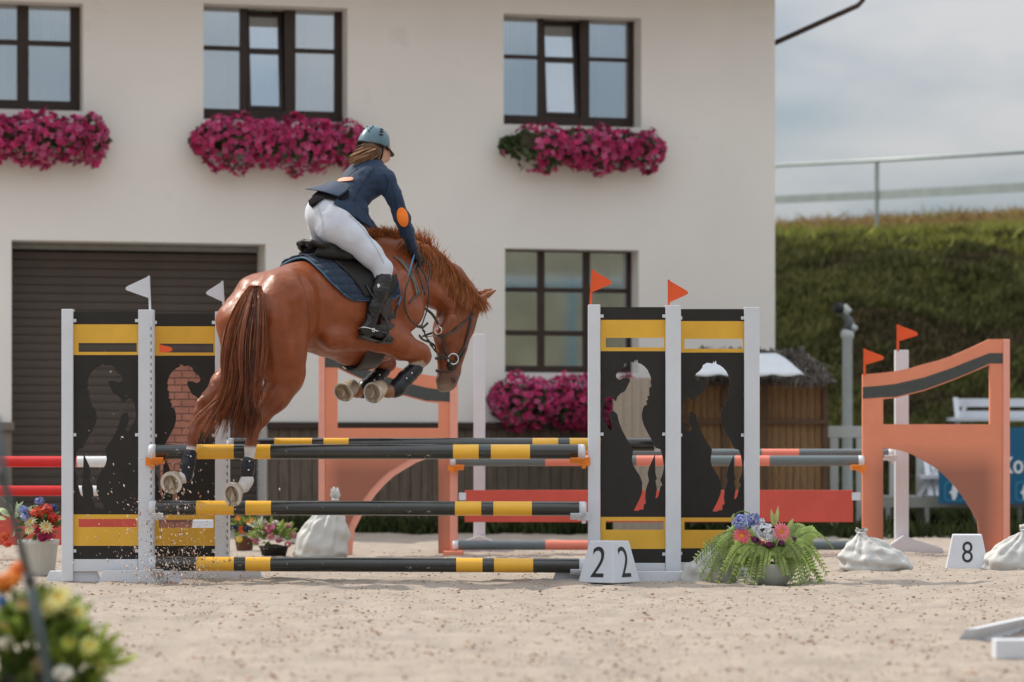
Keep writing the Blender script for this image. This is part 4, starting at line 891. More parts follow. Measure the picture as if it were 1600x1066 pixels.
# tail
def strands(n, path, k, depth, wave=5, ncl=40, lmin=.6, dk=.07):
    """locks of hair: path of (u, v, half width px), depth offsets from the saddle plane in metres"""
    t = np.linspace(0, 1, k); pa = smooth_path(path, k); dp = np.interp(t, np.linspace(0, 1, len(depth)), depth)
    Lc = np.sort(rng.uniform(-1, 1, ncl)); Dc = rng.uniform(-1, 1, ncl); pc = rng.uniform(0, 6.28, ncl); lc = rng.uniform(lmin, 1.0, ncl); wc = rng.uniform(.3, 1, ncl); sc_ = rng.integers(0, ncl, n)
    e1, e2 = rng.normal(0, 1, n), rng.normal(0, 1, n); ln = lc[sc_]*rng.uniform(.72, 1.05, n); out = np.zeros((n, k, 3))
    for i in range(k):
        tt_ = np.clip(t[i]*ln, 0, 1); ui = np.interp(tt_, t, pa[:, 0]); vi = np.interp(tt_, t, pa[:, 1]); wi = np.interp(tt_, t, pa[:, 2]); Yi = HZ+np.interp(tt_, t, dp); sp = .16-.09*tt_
        L_ = np.clip(Lc[sc_]+e1*sp, -1.15, 1.15); D_ = Dc[sc_]+e2*sp*1.5; w_ = wave*tt_**1.3*wc[sc_]; u = ui+L_*wi+w_*np.sin(pc[sc_]+tt_*5.5); v = vi+w_*.5*np.cos(pc[sc_]*2+tt_*4)
        Y = Yi+dk*np.clip(D_, -1.3, 1.3)*np.sin(np.clip(tt_*2.2, 0, 1.57))-.05*np.sqrt(1-np.clip(L_**2, 0, .95))*np.sin(np.clip(tt_*3, 0, 1.57)); out[:, i] = np.stack([(u-800)/F*Y, Y, EYE-(v-705)/F*Y], 1)
    return out, Lc[sc_], rng.uniform(.7, 1.3, ncl)[sc_]
TD = [-.29, -.42, -.50, -.53, -.55, -.55, -.55]
S1 = strands(8500, [(399, 447, 8), (394, 466, 16), (386, 505, 26), (380, 555, 29), (377, 600, 25), (366, 640, 35), (349, 690, 46)], 16, TD, 13, 110, .62)
S2 = strands(2600, [(402, 452, 6), (398, 480, 12), (395, 530, 14), (389, 580, 14), (384, 620, 15), (390, 652, 17), (384, 690, 16)], 16, TD, 9, 30, .82)
S3 = strands(2000, [(385, 470, 10), (370, 515, 16), (362, 560, 14), (360, 600, 10), (348, 630, 13), (332, 655, 20), (310, 690, 24)], 16, TD, 12, 34, .6)
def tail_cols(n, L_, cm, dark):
    c = np.array([[.27, .075, .025]])*(cm*rng.uniform(.7, 1.3, n))[:, None]; lt = rng.random(n) < .08+.28*(L_ < -.3); c[lt] = np.array([.34, .125, .045])*rng.uniform(.6, 1.2, (lt.sum(), 1)); dk = (np.abs(L_-.3) < .4) & (rng.random(n) < dark); c[dk] = np.array([.085, .024, .013])*rng.uniform(.6, 1.3, (dk.sum(), 1)); return c  # paler strands favour the left side, putting sunlight into the hair colour
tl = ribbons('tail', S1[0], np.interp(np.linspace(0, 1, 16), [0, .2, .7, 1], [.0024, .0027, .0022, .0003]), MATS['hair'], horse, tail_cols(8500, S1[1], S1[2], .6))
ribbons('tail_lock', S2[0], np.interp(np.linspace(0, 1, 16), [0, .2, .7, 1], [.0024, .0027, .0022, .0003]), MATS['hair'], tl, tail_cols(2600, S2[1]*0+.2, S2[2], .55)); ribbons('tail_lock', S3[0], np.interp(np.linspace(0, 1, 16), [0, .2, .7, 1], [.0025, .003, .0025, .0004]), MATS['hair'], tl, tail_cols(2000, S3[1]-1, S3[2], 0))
tc_ = Sdf(); tw = lambda u, v, d, r_: (W2L(np.array(px(u, v, HZ+d))), r_)
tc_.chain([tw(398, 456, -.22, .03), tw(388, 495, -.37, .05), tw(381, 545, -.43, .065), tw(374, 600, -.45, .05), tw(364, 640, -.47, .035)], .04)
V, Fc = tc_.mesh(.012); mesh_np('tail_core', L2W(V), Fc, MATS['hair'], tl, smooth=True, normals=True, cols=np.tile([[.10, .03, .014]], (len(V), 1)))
# mane: crest from withers to poll, strands blown up and over to the near side
def mane():
    cr_ = smooth_path([P(588, 366), P(612, 366), P(640, 374), P(664, 385), P(688, 402), P(710, 426), P(729, 451), P(741, 466)], 60); n = 9000; i = rng.uniform(0, 59, n); i0 = np.minimum(i.astype(int), 58); f = (i-i0)[:, None]; root = cr_[i0]*(1-f)+cr_[i0+1]*f; T = cr_[i0+1]-cr_[i0]; T /= np.linalg.norm(T, axis=1)[:, None]
    root[:, 1] += rng.uniform(-.02, .03, n); root[:, 2] -= .02; side = (rng.random(n) < .66) & (i > 14); k = 9; out = np.zeros((n, k, 3)); sec = np.sin(i*.55)+.6*np.sin(i*1.37+1)
    up = np.stack([T[:, 2]*-1, T[:, 0]*0, T[:, 0]], 1); up /= np.linalg.norm(up, axis=1)[:, None]; h = np.where(i < 14, .035, .045+.018*sec+.06*np.clip(np.abs(i-25)/-8+1, 0, 1)-.028*np.clip((i-32)/8, 0, 1))*rng.uniform(.15, 1.15, n)
    ln = np.clip(.08+.13*np.clip((i-14)/14, 0, 1)-.10*np.clip((i-42)/12, 0, 1)+.04*sec, .03, .3)*rng.uniform(.5, 1.15, n); jx = .045*np.sin(i*1.9+2)+.03*np.sin(i*3.7)+rng.normal(0, .018, n); ji = rng.normal(0, .022, n)
    for j in range(k):
        t_ = j/(k-1); rise = np.sin(np.minimum(t_*(2.2 if True else 1), 1.9))
        a = root+up*(h*rise*.9)[:, None]
        # near-side falling strands: go out (s+) and down
        fall = np.stack([jx*t_*1.5-.03*t_, .045*np.sin(min(t_*2.5, 1.57))*np.ones(n)+.05*t_, -ln*t_**1.5], 1)
        blow = np.stack([-.05*t_**1.5+jx*t_, ji*t_, h*t_*.8+ji*t_], 1)
        out[:, j] = np.where(side[:, None], a*1.0-up*(h*rise*.45)[:, None]+fall, root+up*(h*t_*.5)[:, None]+blow)
    # keep falling strands outside the neck
    for j in range(2, k):
        d = HS.ev(out[:, j]); pen = np.clip(.008-d, 0, .12)*side; out[:, j, 1] += pen*.9; out[:, j, 2] += pen*.15
    c = np.array([[.36, .115, .035]])*rng.uniform(.55, 1.35, (n, 1)); lt = rng.random(n) < .3; c[lt] = np.array([.58, .22, .07])*rng.uniform(.8, 1.2, (lt.sum(), 1))
    return ribbons('mane', L2W(out), np.interp(np.linspace(0, 1, k), [0, .6, 1], [.0022, .0019, .0003]), MATS['hair'], horse, c)
mn = mane()
def forelock():
    n = 220; k = 7; a = P(741, 466, 0); root = np.tile(a, (n, 1))+rng.normal(0, .018, (n, 3)); out = np.zeros((n, k, 3)); dx = rng.uniform(.0, .05, n); dz = rng.uniform(-.10, .0, n); ds = rng.normal(.01, .03, n)
    for j in range(k): t_ = j/(k-1); out[:, j] = root+np.stack([dx*np.sin(t_*1.5)+.04*t_, ds*t_, dz*t_**1.4+.02*np.sin(t_*3)], 1)
    c = np.array([[.38, .13, .04]])*rng.uniform(.5, 1.5, (n, 1)); ribbons('forelock', L2W(out), np.interp(np.linspace(0, 1, k), [0, .6, 1], [.005, .004, .0006]), MATS['hair'], horse, c)
forelock()

# leg boots: things strapped on each leg
def leg_boot(pts, label, m='boot_wrap', straps=((.25, .5, .8))):
    q = C(pts); c = L2W(q[0][0]); t = thing('horse_boot', label, 'leg boot', tuple(float(x) for x in c), 'boots strapped round the horse legs'); sd = Sdf(); sd.chain(q, .015); o = sdf_part('shell', sd, .007, MATS[m], t, it=2)
    a, b = q[0][0], q[-1][0]
    for f in straps:
        p = L2W(a+(b-a)*f); r_ = q[0][1]+(q[-1][1]-q[0][1])*f; ax = L2W(b)-L2W(a); mb = MB(); mb.ring(p, r_*1.0, .0055, ax, 20, 6); mb.build('strap', MATS['leather_black'], t, True)
        mb = MB(); mb.lathe(Vector(p)+Vector((.25, -1, .1)).normalized()*(r_+.002), [(.007, 0), (.006, .006), (.001, .007)], 10, (.25, -1, .1)); mb.build('stud', MATS['steel'], t, True)
    return t
leg_boot([(649, 576, .19, .055), (633, 592, .19, .058), (621, 606, .19, .062), (616, 610, .19, .055)], 'black boot on the foreleg nearer the camera')
leg_boot([(599, 579, -.135, .052), (584, 594, -.14, .052), (571, 606, -.14, .056), (566, 612, -.14, .05)], 'black boot on the farther foreleg, below the belly')
leg_boot([(388, 722, .14, .045), (387, 731, .14, .046), (386, 740, .14, .046)], 'short dark boot on the nearer hind leg', straps=(.0, .75))
leg_boot([(297, 711, -.15, .048), (293, 728, -.15, .05), (291, 745, -.145, .045)], 'dark blue boot on the farther hind leg', straps=(.1, .6))

# drape helper: rows of angles, columns of x; rays towards the body axis
def drape(sd, X, TH_, off, zc):
    """X, TH_ arrays (same shape), zc height of the axis: returns local points"""
    d = np.stack([X*0, np.sin(TH_), np.cos(TH_)], -1); o = np.stack([X, X*0, zc+X*0], -1); r_ = np.full(X.shape, .75)
    for _ in range(60): r_ = r_-np.clip((sd.ev(o+d*r_[..., None])-off)*.7, -.03, .1)
    return o+d*r_[..., None]
TR = Sdf(); TR.p = HS.p[:8]+[HS.p[10]]                                 # trunk only
ZC = float(P(540, 478)[2])
def drape_mesh(name, x0f, x1f, th0, th1, off, m, parent, nx=26, nt_=40, thick=.012, sd=TR, quilt=0, fn=None):
    th = np.linspace(th0, th1, nt_); f = np.linspace(0, 1, nx); TT, FF = np.meshgrid(th, f, indexing='ij'); X = np.array([[x0f(a)+(x1f(a)-x0f(a))*b for b in f] for a in th]); Pp = drape(sd, X, TT, off, ZC)
    if fn is not None: Pp = fn(Pp, TT, FF)
    V = L2W(Pp).reshape(-1, 3); i = (np.arange(nt_-1)[:, None]*nx+np.arange(nx-1)[None]).reshape(-1); Fc = np.stack([i, i+1, i+nx+1, i+nx], 1)
    o = mesh_np(name, V, Fc, m, parent, smooth=True); 
    s_ = o.modifiers.new('solidify', 'SOLIDIFY'); s_.thickness = thick; s_.offset = 0; return o, Pp
cpt = L2W(np.array([.6, 0, ZC+.35]))
pad = thing('saddle_pad', 'quilted navy saddle pad with blue edging under the saddle', 'saddle pad', tuple(float(x) for x in cpt))
ix = lambda xs, ys: (lambda t_: float(np.interp(abs(t_), xs, ys)))
px0_ = ix([0, .5, .9, 1.15, 1.38, 1.5], [.24, .27, .31, .36, .42, .50]); px1 = ix([0, .5, 1.0, 1.3, 1.42, 1.5], [.76, .80, .88, .88, .83, .72])
px0 = lambda t_: px0_(t_)-(.10*min(1, -t_/.35) if t_ < 0 else 0)
def quilt(Pp, TT, FF):
    b = np.abs(np.sin(TT*14))*np.abs(np.sin((Pp[..., 0])*42)); nrm = np.stack([TT*0, np.sin(TT), np.cos(TT)], -1); return Pp+nrm*(.012*b**.4+.035*np.clip((.5-FF*2), 0, 1)*(TT < .1)*(TT > -1))[..., None]
drape_mesh('pad', px0, px1, -1.48, 1.48, .014, MATS['pad_navy'], pad, 70, 110, .012, fn=quilt)
for sg in (0,):
    th = np.linspace(-1.48, 1.48, 70); e0 = drape(TR, np.array([px0(a) for a in th]), th, .018, ZC); e1 = drape(TR, np.array([px1(a) for a in th]), th, .018, ZC)
    mb = MB(); mb.tube(L2W(e0), .009, 6); mb.tube(L2W(e1), .009, 6)
    for ss in (-1, 1):
        ee = np.linspace(px0(1.48), px1(1.48), 20); mb.tube(L2W(drape(TR, ee, ee*0+1.48*ss, .018, ZC)), .009, 6)
    mb.build('edging', MATS['pad_edge'], pad, True)
sad = thing('saddle', 'black leather jumping saddle with stirrups on the navy pad', 'saddle', tuple(float(x) for x in cpt))
fl0 = ix([0, .5, .9, 1.2, 1.38], [.40, .42, .48, .53, .56]); fl1 = ix([0, .4, .8, 1.15, 1.38], [.76, .80, .88, .86, .78])
for a_, b_ in ((.25, 1.4), (-1.4, -.25)): drape_mesh('flap', fl0, fl1, a_, b_, .034, MATS['saddle_leather'], sad, 24, 30, .012)
ss = Sdf(); sx = lambda x, s, dz, r_: (np.array([x, s, float(drape(TR, np.array([x]), np.array([0.0]), 0, ZC)[0, 2])+dz]), r_)
for s_ in (-1, 1):
    ss.chain([sx(.30, .07*s_, .115, .018), sx(.34, .13*s_, .085, .019), sx(.45, .13*s_, .045, .024), sx(.60, .09*s_, .035, .03), sx(.72, .05*s_, .06, .03)], .02)
    ss.chain([sx(.33, .10*s_, .035, .034), sx(.42, .14*s_, .0, .038), sx(.53, .17*s_, -.035, .036)], .02)
ss.chain([sx(.32, -.13, .09, .017), sx(.28, -.08, .12, .018), sx(.265, 0, .13, .019), sx(.28, .08, .12, .018), sx(.32, .13, .09, .017)], .015)
ss.chain([sx(.72, -.06, .07, .03), sx(.75, 0, .10, .03), sx(.72, .06, .07, .03)], .03); ss.chain([sx(.33, 0, .085, .028), sx(.42, 0, .055, .03), sx(.60, 0, .05, .03)], .04)
sdf_part('seat', ss, .008, MATS['saddle_leather'], sad, it=2)
# girth
gx0 = lambda t_: .70; gx1 = lambda t_: .79
drape_mesh('girth', gx0, gx1, 1.35, 2*math.pi-1.35, .032, MATS['leather_brown'], sad, 6, 50, .012)
drape_mesh('belly_guard', lambda t_: .66, lambda t_: .83, 2.0, 2*math.pi-2.0, .038, MATS['leather_brown'], sad, 8, 20, .01)

# ------------------------------------------------ rider
RS = {}
def body_sdf():
    b = {}
    b['hip'] = C([(519, 348, .085, .128), (503, 350, -.085, .118)])
    return b
breech = Sdf(); breech.chain(C([(523, 345, .085, .120), (522, 357, .10, .116)]), .05); breech.chain(C([(508, 346, -.075, .105), (507, 355, -.09, .105)]), .05); breech.cap(P(510, 335, 0), P(525, 322, 0), .15, .13, .06)
breech.chain(C([(526, 352, .10, .118), (549, 371, .17, .102), (577, 396, .24, .080), (598, 420, .285, .066)]), .05)
breech.chain(C([(509, 352, -.09, .105), (512, 372, -.17, .11), (520, 395, -.25, .085), (530, 420, -.30, .066)]), .05)
breech.chain(C([(598, 420, .285, .068), (598, 436, .295, .058)]), .03); breech.chain(C([(530, 420, -.30, .066), (528, 436, -.31, .058)]), .03)
boots_pts = {1: [(599, 436, .30, .060), (593, 458, .315, .060), (585, 482, .315, .048), (578, 506, .315, .037)], -1: [(529, 436, -.31, .06), (522, 458, -.32, .06), (514, 482, -.32, .048), (508, 506, -.32, .037)]}
feet = {1: [(570, 514, .315, .036), (574, 521, .315, .036)], -1: [(500, 514, -.32, .036), (504, 521, -.32, .036)]}
torso = Sdf(); torso.cap(P(526, 325, 0), P(549, 305, 0), .118, .108, .06, 1.15); torso.cap(P(549, 305, 0), P(572, 281, 0), .108, .122, .06, 1.25); torso.cap(P(571, 281, 0), P(580, 270, 0), .125, .09, .05, 1.4)
torso.cap(P(600, 281, .155), P(560, 276, -.155), .068, .068, .05)
arm = Sdf(); AN = [(602, 283, .165, .066), (614, 304, .20, .052), (628, 341, .22, .049), (636, 362, .19, .042), (645, 388, .14, .030)]; arm.chain(C(AN), .03)
AF = [(558, 279, -.16, .06), (558, 308, -.19, .048), (564, 338, -.19, .042), (592, 374, -.15, .038), (630, 396, -.07, .03)]; armf = Sdf(); armf.chain(C(AF), .03)
neck_head = Sdf(); neck_head.chain(C([(582, 268, 0, .055), (590, 250, 0, .052)]), .03); neck_head.chain(C([(588, 224, 0, .088), (594, 232, 0, .082)]), .03, .84); neck_head.chain(C([(596, 240, 0, .062), (603, 247, 0, .034)]), .03, .85)
neck_head.chain(C([(606, 234, 0, .018), (609, 239, 0, .012)]), .015)   # nose
skinb = Sdf(); skinb.p = [ (a, b, ra-.012, rb-.012, k, l_, c) for a, b, ra, rb, k, l_, c in breech.p+torso.p+arm.p+armf.p ]+neck_head.p
for s_ in (1, -1): skinb.chain([(a, r_-.01) for a, r_ in C(boots_pts[s_]+feet[s_])], .02)
rc = L2W(P(530, 330, 0)); rider = thing('person', 'rider in navy jacket and white breeches leaning forward over the horse', 'person', tuple(float(x) for x in rc))
sdf_part('body', skinb, .014, MATS['skin'], rider)
def wrinkle(o, st, sz, dirn=None):
    tx = bpy.data.textures.new('w', 'CLOUDS'); tx.noise_scale = sz; d = o.modifiers.new('displace', 'DISPLACE'); d.texture = tx; d.strength = st; d.mid_level = .5; return o
wrinkle(sdf_part('breeches', breech, .0105, MATS['breeches'], rider, it=4), .006, .05)
jk = Sdf(); jk.p = torso.grow(.008).p+arm.grow(.006).p+armf.grow(.006).p; jk.chain(C([(583, 266, 0, .066), (586, 259, 0, .062)]), .03)
# front skirt of the jacket hanging over the thigh
jk.chain(C([(545, 318, .09, .085), (562, 328, .12, .055), (577, 349, .14, .018)]), .03); jk.chain(C([(535, 318, .10, .075), (548, 331, .13, .035), (562, 343, .16, .016)]), .03)
jk.chain(C([(514, 306, .0, .055), (526, 312, .05, .075)]), .03)
jacket = wrinkle(sdf_part('jacket', jk, .0095, MATS['jacket'], rider, it=2), .014, .05)
def flapmesh(name, rows, m, parent, thick=.006, n=14):
    """rows of (u,v,s) points: lofted sheet"""
    G = np.array([smooth_path([P(*q) for q in r_], n) for r_ in rows]); G = np.array([smooth_path(G[:, j], n) for j in range(n)]); V = L2W(G).reshape(-1, 3); i = (np.arange(n-1)[:, None]*n+np.arange(n-1)[None]).reshape(-1)
    o = mesh_np(name, V, np.stack([i, i+1, i+n+1, i+n], 1), m, parent, smooth=True); s_ = o.modifiers.new('solidify', 'SOLIDIFY'); s_.thickness = thick; s_.offset = 0; return o
flapmesh('jacket_tail', [[(514, 284, -.10), (530, 284, .04), (548, 291, .15)], [(500, 291, -.10), (516, 294, .06), (540, 300, .17)], [(477, 295.5, -.08), (502, 299, .07), (529, 307.5, .17)]], MATS['jacket'], jacket)
UN = Sdf(); UN.p = jk.p+breech.p
if 0: flapmesh('jacket_tail', [[(505, 294, -.05), (516, 298, .06), (532, 305, .15)], [(492, 304, -.06), (506, 306, .06), (528, 311, .15)], [(477, 314, -.08), (487, 324, -.04), (498, 312, .09)]], MATS['leather_black'], jacket)
flapmesh('jacket_skirt', [[(533, 304, .135), (549, 304, .15), (564, 313, .15)], [(526, 311, .155), (546, 322, .185), (569, 328, .175)], [(521, 318, .165), (548, 334, .20), (584, 358, .20)]], MATS['jacket'], jacket)
def patch(name, sd, ring, m, parent, off=.004, n=10):
    """flat piece of cloth sewn on a surface: ring of photo positions round a centre"""
    ring = np.asarray(ring, float); c = ring.mean(0); K = len(ring); pts = [c[None]]+[c+(ring-c)*(i+1)/n for i in range(n)]; H = hit(sd, np.concatenate(pts), off)
    H[0] = np.nanmean(H[1:1+K], 0); ok = np.isnan(H[:, 1]); 
    if ok.any(): H[ok] = H[~ok].mean(0)
    Fc = [(0, 1+j, 1+(j+1) % K) for j in range(K)]+[(1+i*K+j, 1+(i+1)*K+j, 1+(i+1)*K+(j+1) % K, 1+i*K+(j+1) % K) for i in range(n-1) for j in range(K)]
    Fc = [f[::-1] for f in Fc]; o = mesh_np(name, H, Fc, m, parent, smooth=True, normals=False); s_ = o.modifiers.new('solidify', 'SOLIDIFY'); s_.thickness = .003; s_.offset = 0; return o
ell = lambda u, v, a, b, rot=0, n=24, p=2: [(u+a*math.copysign(abs(math.cos(t_))**(2/p), math.cos(t_))*math.cos(rot)-b*math.copysign(abs(math.sin(t_))**(2/p), math.sin(t_))*math.sin(rot), v+a*math.copysign(abs(math.cos(t_))**(2/p), math.cos(t_))*math.sin(rot)+b*math.copysign(abs(math.sin(t_))**(2/p), math.sin(t_))*math.cos(rot)) for t_ in np.linspace(0, 2*math.pi, n, endpoint=False)]
patch('jacket_lining', UN, [(479, 314), (483, 320), (488, 325), (494, 316), (500, 309), (515, 311), (531, 313), (545, 309), (545, 298), (530, 294), (512, 294), (496, 299), (487, 307)], mat('lining', (.015, .014, .016), .95, spec=.05), jacket, .012)
patch('elbow_patch', jk, ell(629, 339.5, 8.8, 15.5, R(-12)), MATS['patch_orange'], jacket, .005)
patch('back_tab', jk, ell(535.5, 280.5, 17, 3.0, R(-4), 28, 3.5), MATS['tab_orange'], jacket, .007)
def seam(name, sd, uvs, m, parent, r_=.0022, off=.002):
    h_ = fill_nan(hit(sd, smooth_path(uvs, 20), off))
    if len(h_) > 3: mb = MB(); mb.tube(h_, r_, 5); mb.build(name, m, parent, True)
mat('thread', (.006, .014, .03), .8); mat('breech_seam', (.40, .42, .48), .8)
for q_ in ([(560, 262), (545, 275), (530, 292)], [(585, 262), (570, 282), (556, 306), (553, 316)], [(600, 270), (606, 284), (603, 298)], [(612, 290), (618, 315), (622, 335), (634, 366), (641, 386)]): seam('seam', jk, q_, MATS['thread'], jacket)
for q_ in ([(545, 336), (566, 356), (588, 388), (600, 412)], [(497, 322), (503, 345), (505, 368)]): seam('breeches_seam', breech, q_, MATS['breech_seam'], rider, .0016, .003)
jc = hit(jk, [(637, 388)], 0)[0]; mb = MB(); mb.ring(L2W(C([AN[4]])[0][0]), .036, .004, L2W(C([AN[4]])[0][0])-L2W(C([AN[3]])[0][0]), 18, 6); mb.build('cuff', MATS['thread'], jacket, True)
# boots, gloves
for s_ in (1, -1):
    bt = Sdf(); bt.chain([(a, r_+.004) for a, r_ in C(boots_pts[s_])], .02); bt.chain(C([(q[0], q[1], q[2], q[3]+.003) for q in feet[s_]]), .02); du = 0 if s_ == 1 else -70
    bt.chain(C([(575+du, 508, .315*s_, .036), (585+du, 520, .315*s_, .040), (600+du, 527, .32*s_, .036), (609+du, 530, .32*s_, .026)]), .02)
    bt.chain(C([(567+du, 517, .315*s_, .033), (571+du, 524, .315*s_, .034)]), .02)
    bo = wrinkle(sdf_part('riding_boot', bt, .0065, MATS['leather_black'], rider, it=2), .012, .02)
    mb = MB(); a, b, c = [Vector(L2W(P(*q))) for q in ((562+du, 527, .315*s_), (583+du, 533, .315*s_), (610+du, 536, .32*s_))]; mb.bar(a+Vector((0, 0, .006)), b, .07, .014); mb.bar(b, c, .06, .01); mb.build('boot_sole', MATS['strap'], bo)
    if s_ == 1:
        mb = MB(); e = bt
        pth = hit(bt, [(559.5, 513), (568, 511.5), (577, 513), (585, 516), (591, 518)], .004); pth = fill_nan(pth); mb.tube(smooth_path(pth, 14), .0045, 6); mb.build('spur_strap', MATS['steel'], bo, True)
        h_ = hit(bt, [(583.5, 516)], .004)[0]; mb = MB(); mb.ring(h_, .011, .004, normal(bt, h_), 14, 6); mb.build('spur_button', MATS['steel'], bo, True)
        patch('boot_badge', bt, [(589.2, 444.5), (591.5, 443.6), (593.5, 444.6), (593.7, 447.5), (591.4, 450.2), (589.4, 447.5)], MATS['badge'], bo, .002, 3)
def hand(u, v, s, sgn):
    g = Sdf(); g.chain(C([(u-3, v-10, s+.01*sgn, .026), (u, v, s, .036)]), .02, c=0); g.chain(C([(u, v-2, s+.012, .03), (u+4, v+7, s-.01, .03)]), .02)
    for i, (L_, r_) in enumerate(((.9, .0105), (1.0, .011), (.95, .0105), (.8, .009))):
        b = P(u+5-i*.6, v-3+i*4.6, s+.022); k1 = b+np.array([.022, -.012, -.002])*L_; k2 = k1+np.array([.004, -.030, -.004])*L_; k3 = k2+np.array([-.022, -.006, 0])*L_
        g.chain([(b, r_+.002), (k1, r_+.001), (k2, r_), (k3, r_*.9)], .006)
    b = P(u-1, v-4, s-.02); g.chain([(b, .013), (b+np.array([.03, -.012, .012]), .012), (b+np.array([.05, -.006, -.002]), .010)], .008)
    o = sdf_part('glove', g, .0045, MATS['leather_black'], rider, it=1)
hand(651, 403, .115, 1); hand(637, 402, -.065, -1)
# helmet
HC = P(587, 220, 0); fw = np.array([1, 0, -.38]); fw /= np.linalg.norm(fw); upv = np.array([.38, 0, 1.]); upv /= np.linalg.norm(upv); sd_ = np.array([0, 1., 0])
def hel(a, b, c_): return L2W(HC+fw*a+sd_*b+upv*c_)
V = []; Fc = []; nA, nB = 40, 16
for j in range(nB+1):
    for i in range(nA):
        a = 2*math.pi*i/nA; low = -.035-.028*max(0, -math.cos(a))-.012*abs(math.sin(a))**6+.006*math.cos(a*4); el = j/nB*math.pi/2; z_ = low+(.098-low)*math.sin(el); rr_ = math.cos(el)**.78 if j < nB else 0
        tap = 1-.06*(1-math.sin(el)); V.append(hel(.128*math.cos(a)*rr_*tap-.008, .102*math.sin(a)*rr_*tap, z_))
Fc = [(j*nA+i, j*nA+(i+1) % nA, (j+1)*nA+(i+1) % nA, (j+1)*nA+i) for j in range(nB) for i in range(nA)]
helm = mesh_np('helmet', V, Fc, MATS['helmet'], rider, smooth=True, normals=True)
mb = MB(); mb.tube([V[i] for i in list(range(nA))+[0]], .007, 6, cap=False); mb.build('helmet_rim', MATS['helmet_black'], helm, True)
V = []; K = 14
for i in range(K+1):
    a = R(-70)+R(140)*i/K; V += [hel(.118*math.cos(a), .098*math.sin(a), -.028), hel(.118*math.cos(a)+.055*math.cos(a)**.8, .1*math.sin(a), -.046)]
solid(mesh_np('helmet_peak', V, [(2*i, 2*i+1, 2*i+3, 2*i+2) for i in range(K)], MATS['helmet_black'], helm, smooth=True), .006, 0)
HSd = Sdf(); HSd.cap(HC-fw*.02, HC+fw*.012, .105, .105, .03)
mb = MB()
for q_ in ((578.5, 209), (580, 213.5), (581.5, 219)): 
    for dx in (0,): mb.bar(hel(-.02, 0, 0), hel(-.02, .0, .001), .001, .001)
def on_helm(a, el): low = -.04; z_ = low+(.098-low)*math.sin(el); rr_ = math.cos(el)**.78; return (.1295*math.cos(a)*rr_-.008, .1035*math.sin(a)*rr_, z_)
for sg in (1, -1):
    for i in range(3):
        a_, e_ = R(100)*sg, R(28+i*13); p0, p1 = on_helm(a_+.12, e_), on_helm(a_-.12, e_+.04); mb.bar(hel(*p0), hel(*p1), .012, .007)
        a_ = R(150)*sg; p0, p1 = on_helm(a_+.06, e_), on_helm(a_-.06, e_+.04); mb.bar(hel(*p0), hel(*p1), .012, .006)
mb.build('helmet_vent', MATS['helmet_black'], helm)
mb = MB(); mb.tube(smooth_path([hel(.02, .088, -.04), hel(.035, .082, -.09), hel(.055, .05, -.125), hel(.062, 0, -.135), hel(.055, -.05, -.125), hel(.02, -.088, -.04)], 24), .0055, 6); mb.build('chin_strap', MATS['helmet_black'], helm, True)
# hair
def ponytail():
    n = 1000; k = 9; out = np.zeros((n, k, 3)); r0 = rng.random(n); path = smooth_path([P(592, 234, .06), P(580, 238, .06), P(568, 243, .04), P(558, 247, .02), P(548, 252, .0)], k); j0 = rng.normal(0, 1, (n, 3)); le = rng.uniform(.45, 1, n)
    for j in range(k):
        t_ = j/(k-1)*le; w_ = .010+.018*np.sin(np.minimum(t_*3, 1.57))-.006*t_; out[:, j] = np.stack([np.interp(t_, np.linspace(0, 1, k), path[:, c_]) for c_ in range(3)], 1)+j0*w_[:, None]*np.array([.6, .6, .75])
    c = np.array([[.24, .105, .045]])*rng.uniform(.4, 1.4, (n, 1)); lt = rng.random(n) < .28; c[lt] = np.array([.52, .33, .20])*rng.uniform(.8, 1.2, (lt.sum(), 1)); return ribbons('ponytail', L2W(out), np.interp(np.linspace(0, 1, k), [0, .5, 1], [.004, .004, .0006]), MATS['hair'], rider, c)
ponytail()
hb = Sdf(); hb.chain(C([(580, 230, .03, .072), (588, 236, .045, .052)]), .03, .9); V, Fc = hb.mesh(.01); mesh_np('hair', L2W(V), Fc, MATS['hair'], rider, smooth=True, normals=True, cols=np.tile([[.16, .085, .045]], (len(V), 1)))
# stirrups
for s_ in (1,):
    du = 0 if s_ == 1 else -70; sl_ = thing('stirrup', None, None); sl_.parent = sad; c = L2W(P(592+du, 530, .32*s_)); sl_.location = Vector(c)-sad.location
    mb = MB(); mb.tube([L2W(P(*q)) for q in ((572+du, 445, .30*s_), (586+du, 470, .335*s_), (599+du, 497, .36*s_))], .009, 6); mb.build('stirrup_leather', MATS['leather_black'], sl_, True)
    pts = [P(601+du, 497, .345*s_), P(606+du, 507, .37*s_), P(606+du, 523, .375*s_), P(598+du, 534, .36*s_), P(592+du, 535, .32*s_), P(590+du, 534, .28*s_), P(594+du, 520, .265*s_), P(598+du, 505, .28*s_), P(601+du, 497, .345*s_)]
    mb = MB(); mb.tube(L2W(smooth_path(pts, 40)), .0075, 8); mb.build('iron', MATS['leather_brown'], sl_, True); mb = MB(); mb.bar(L2W(P(588+du, 534, .28*s_)), L2W(P(600+du, 536, .37*s_)), .05, .012); mb.build('tread', MATS['strap'], sl_)
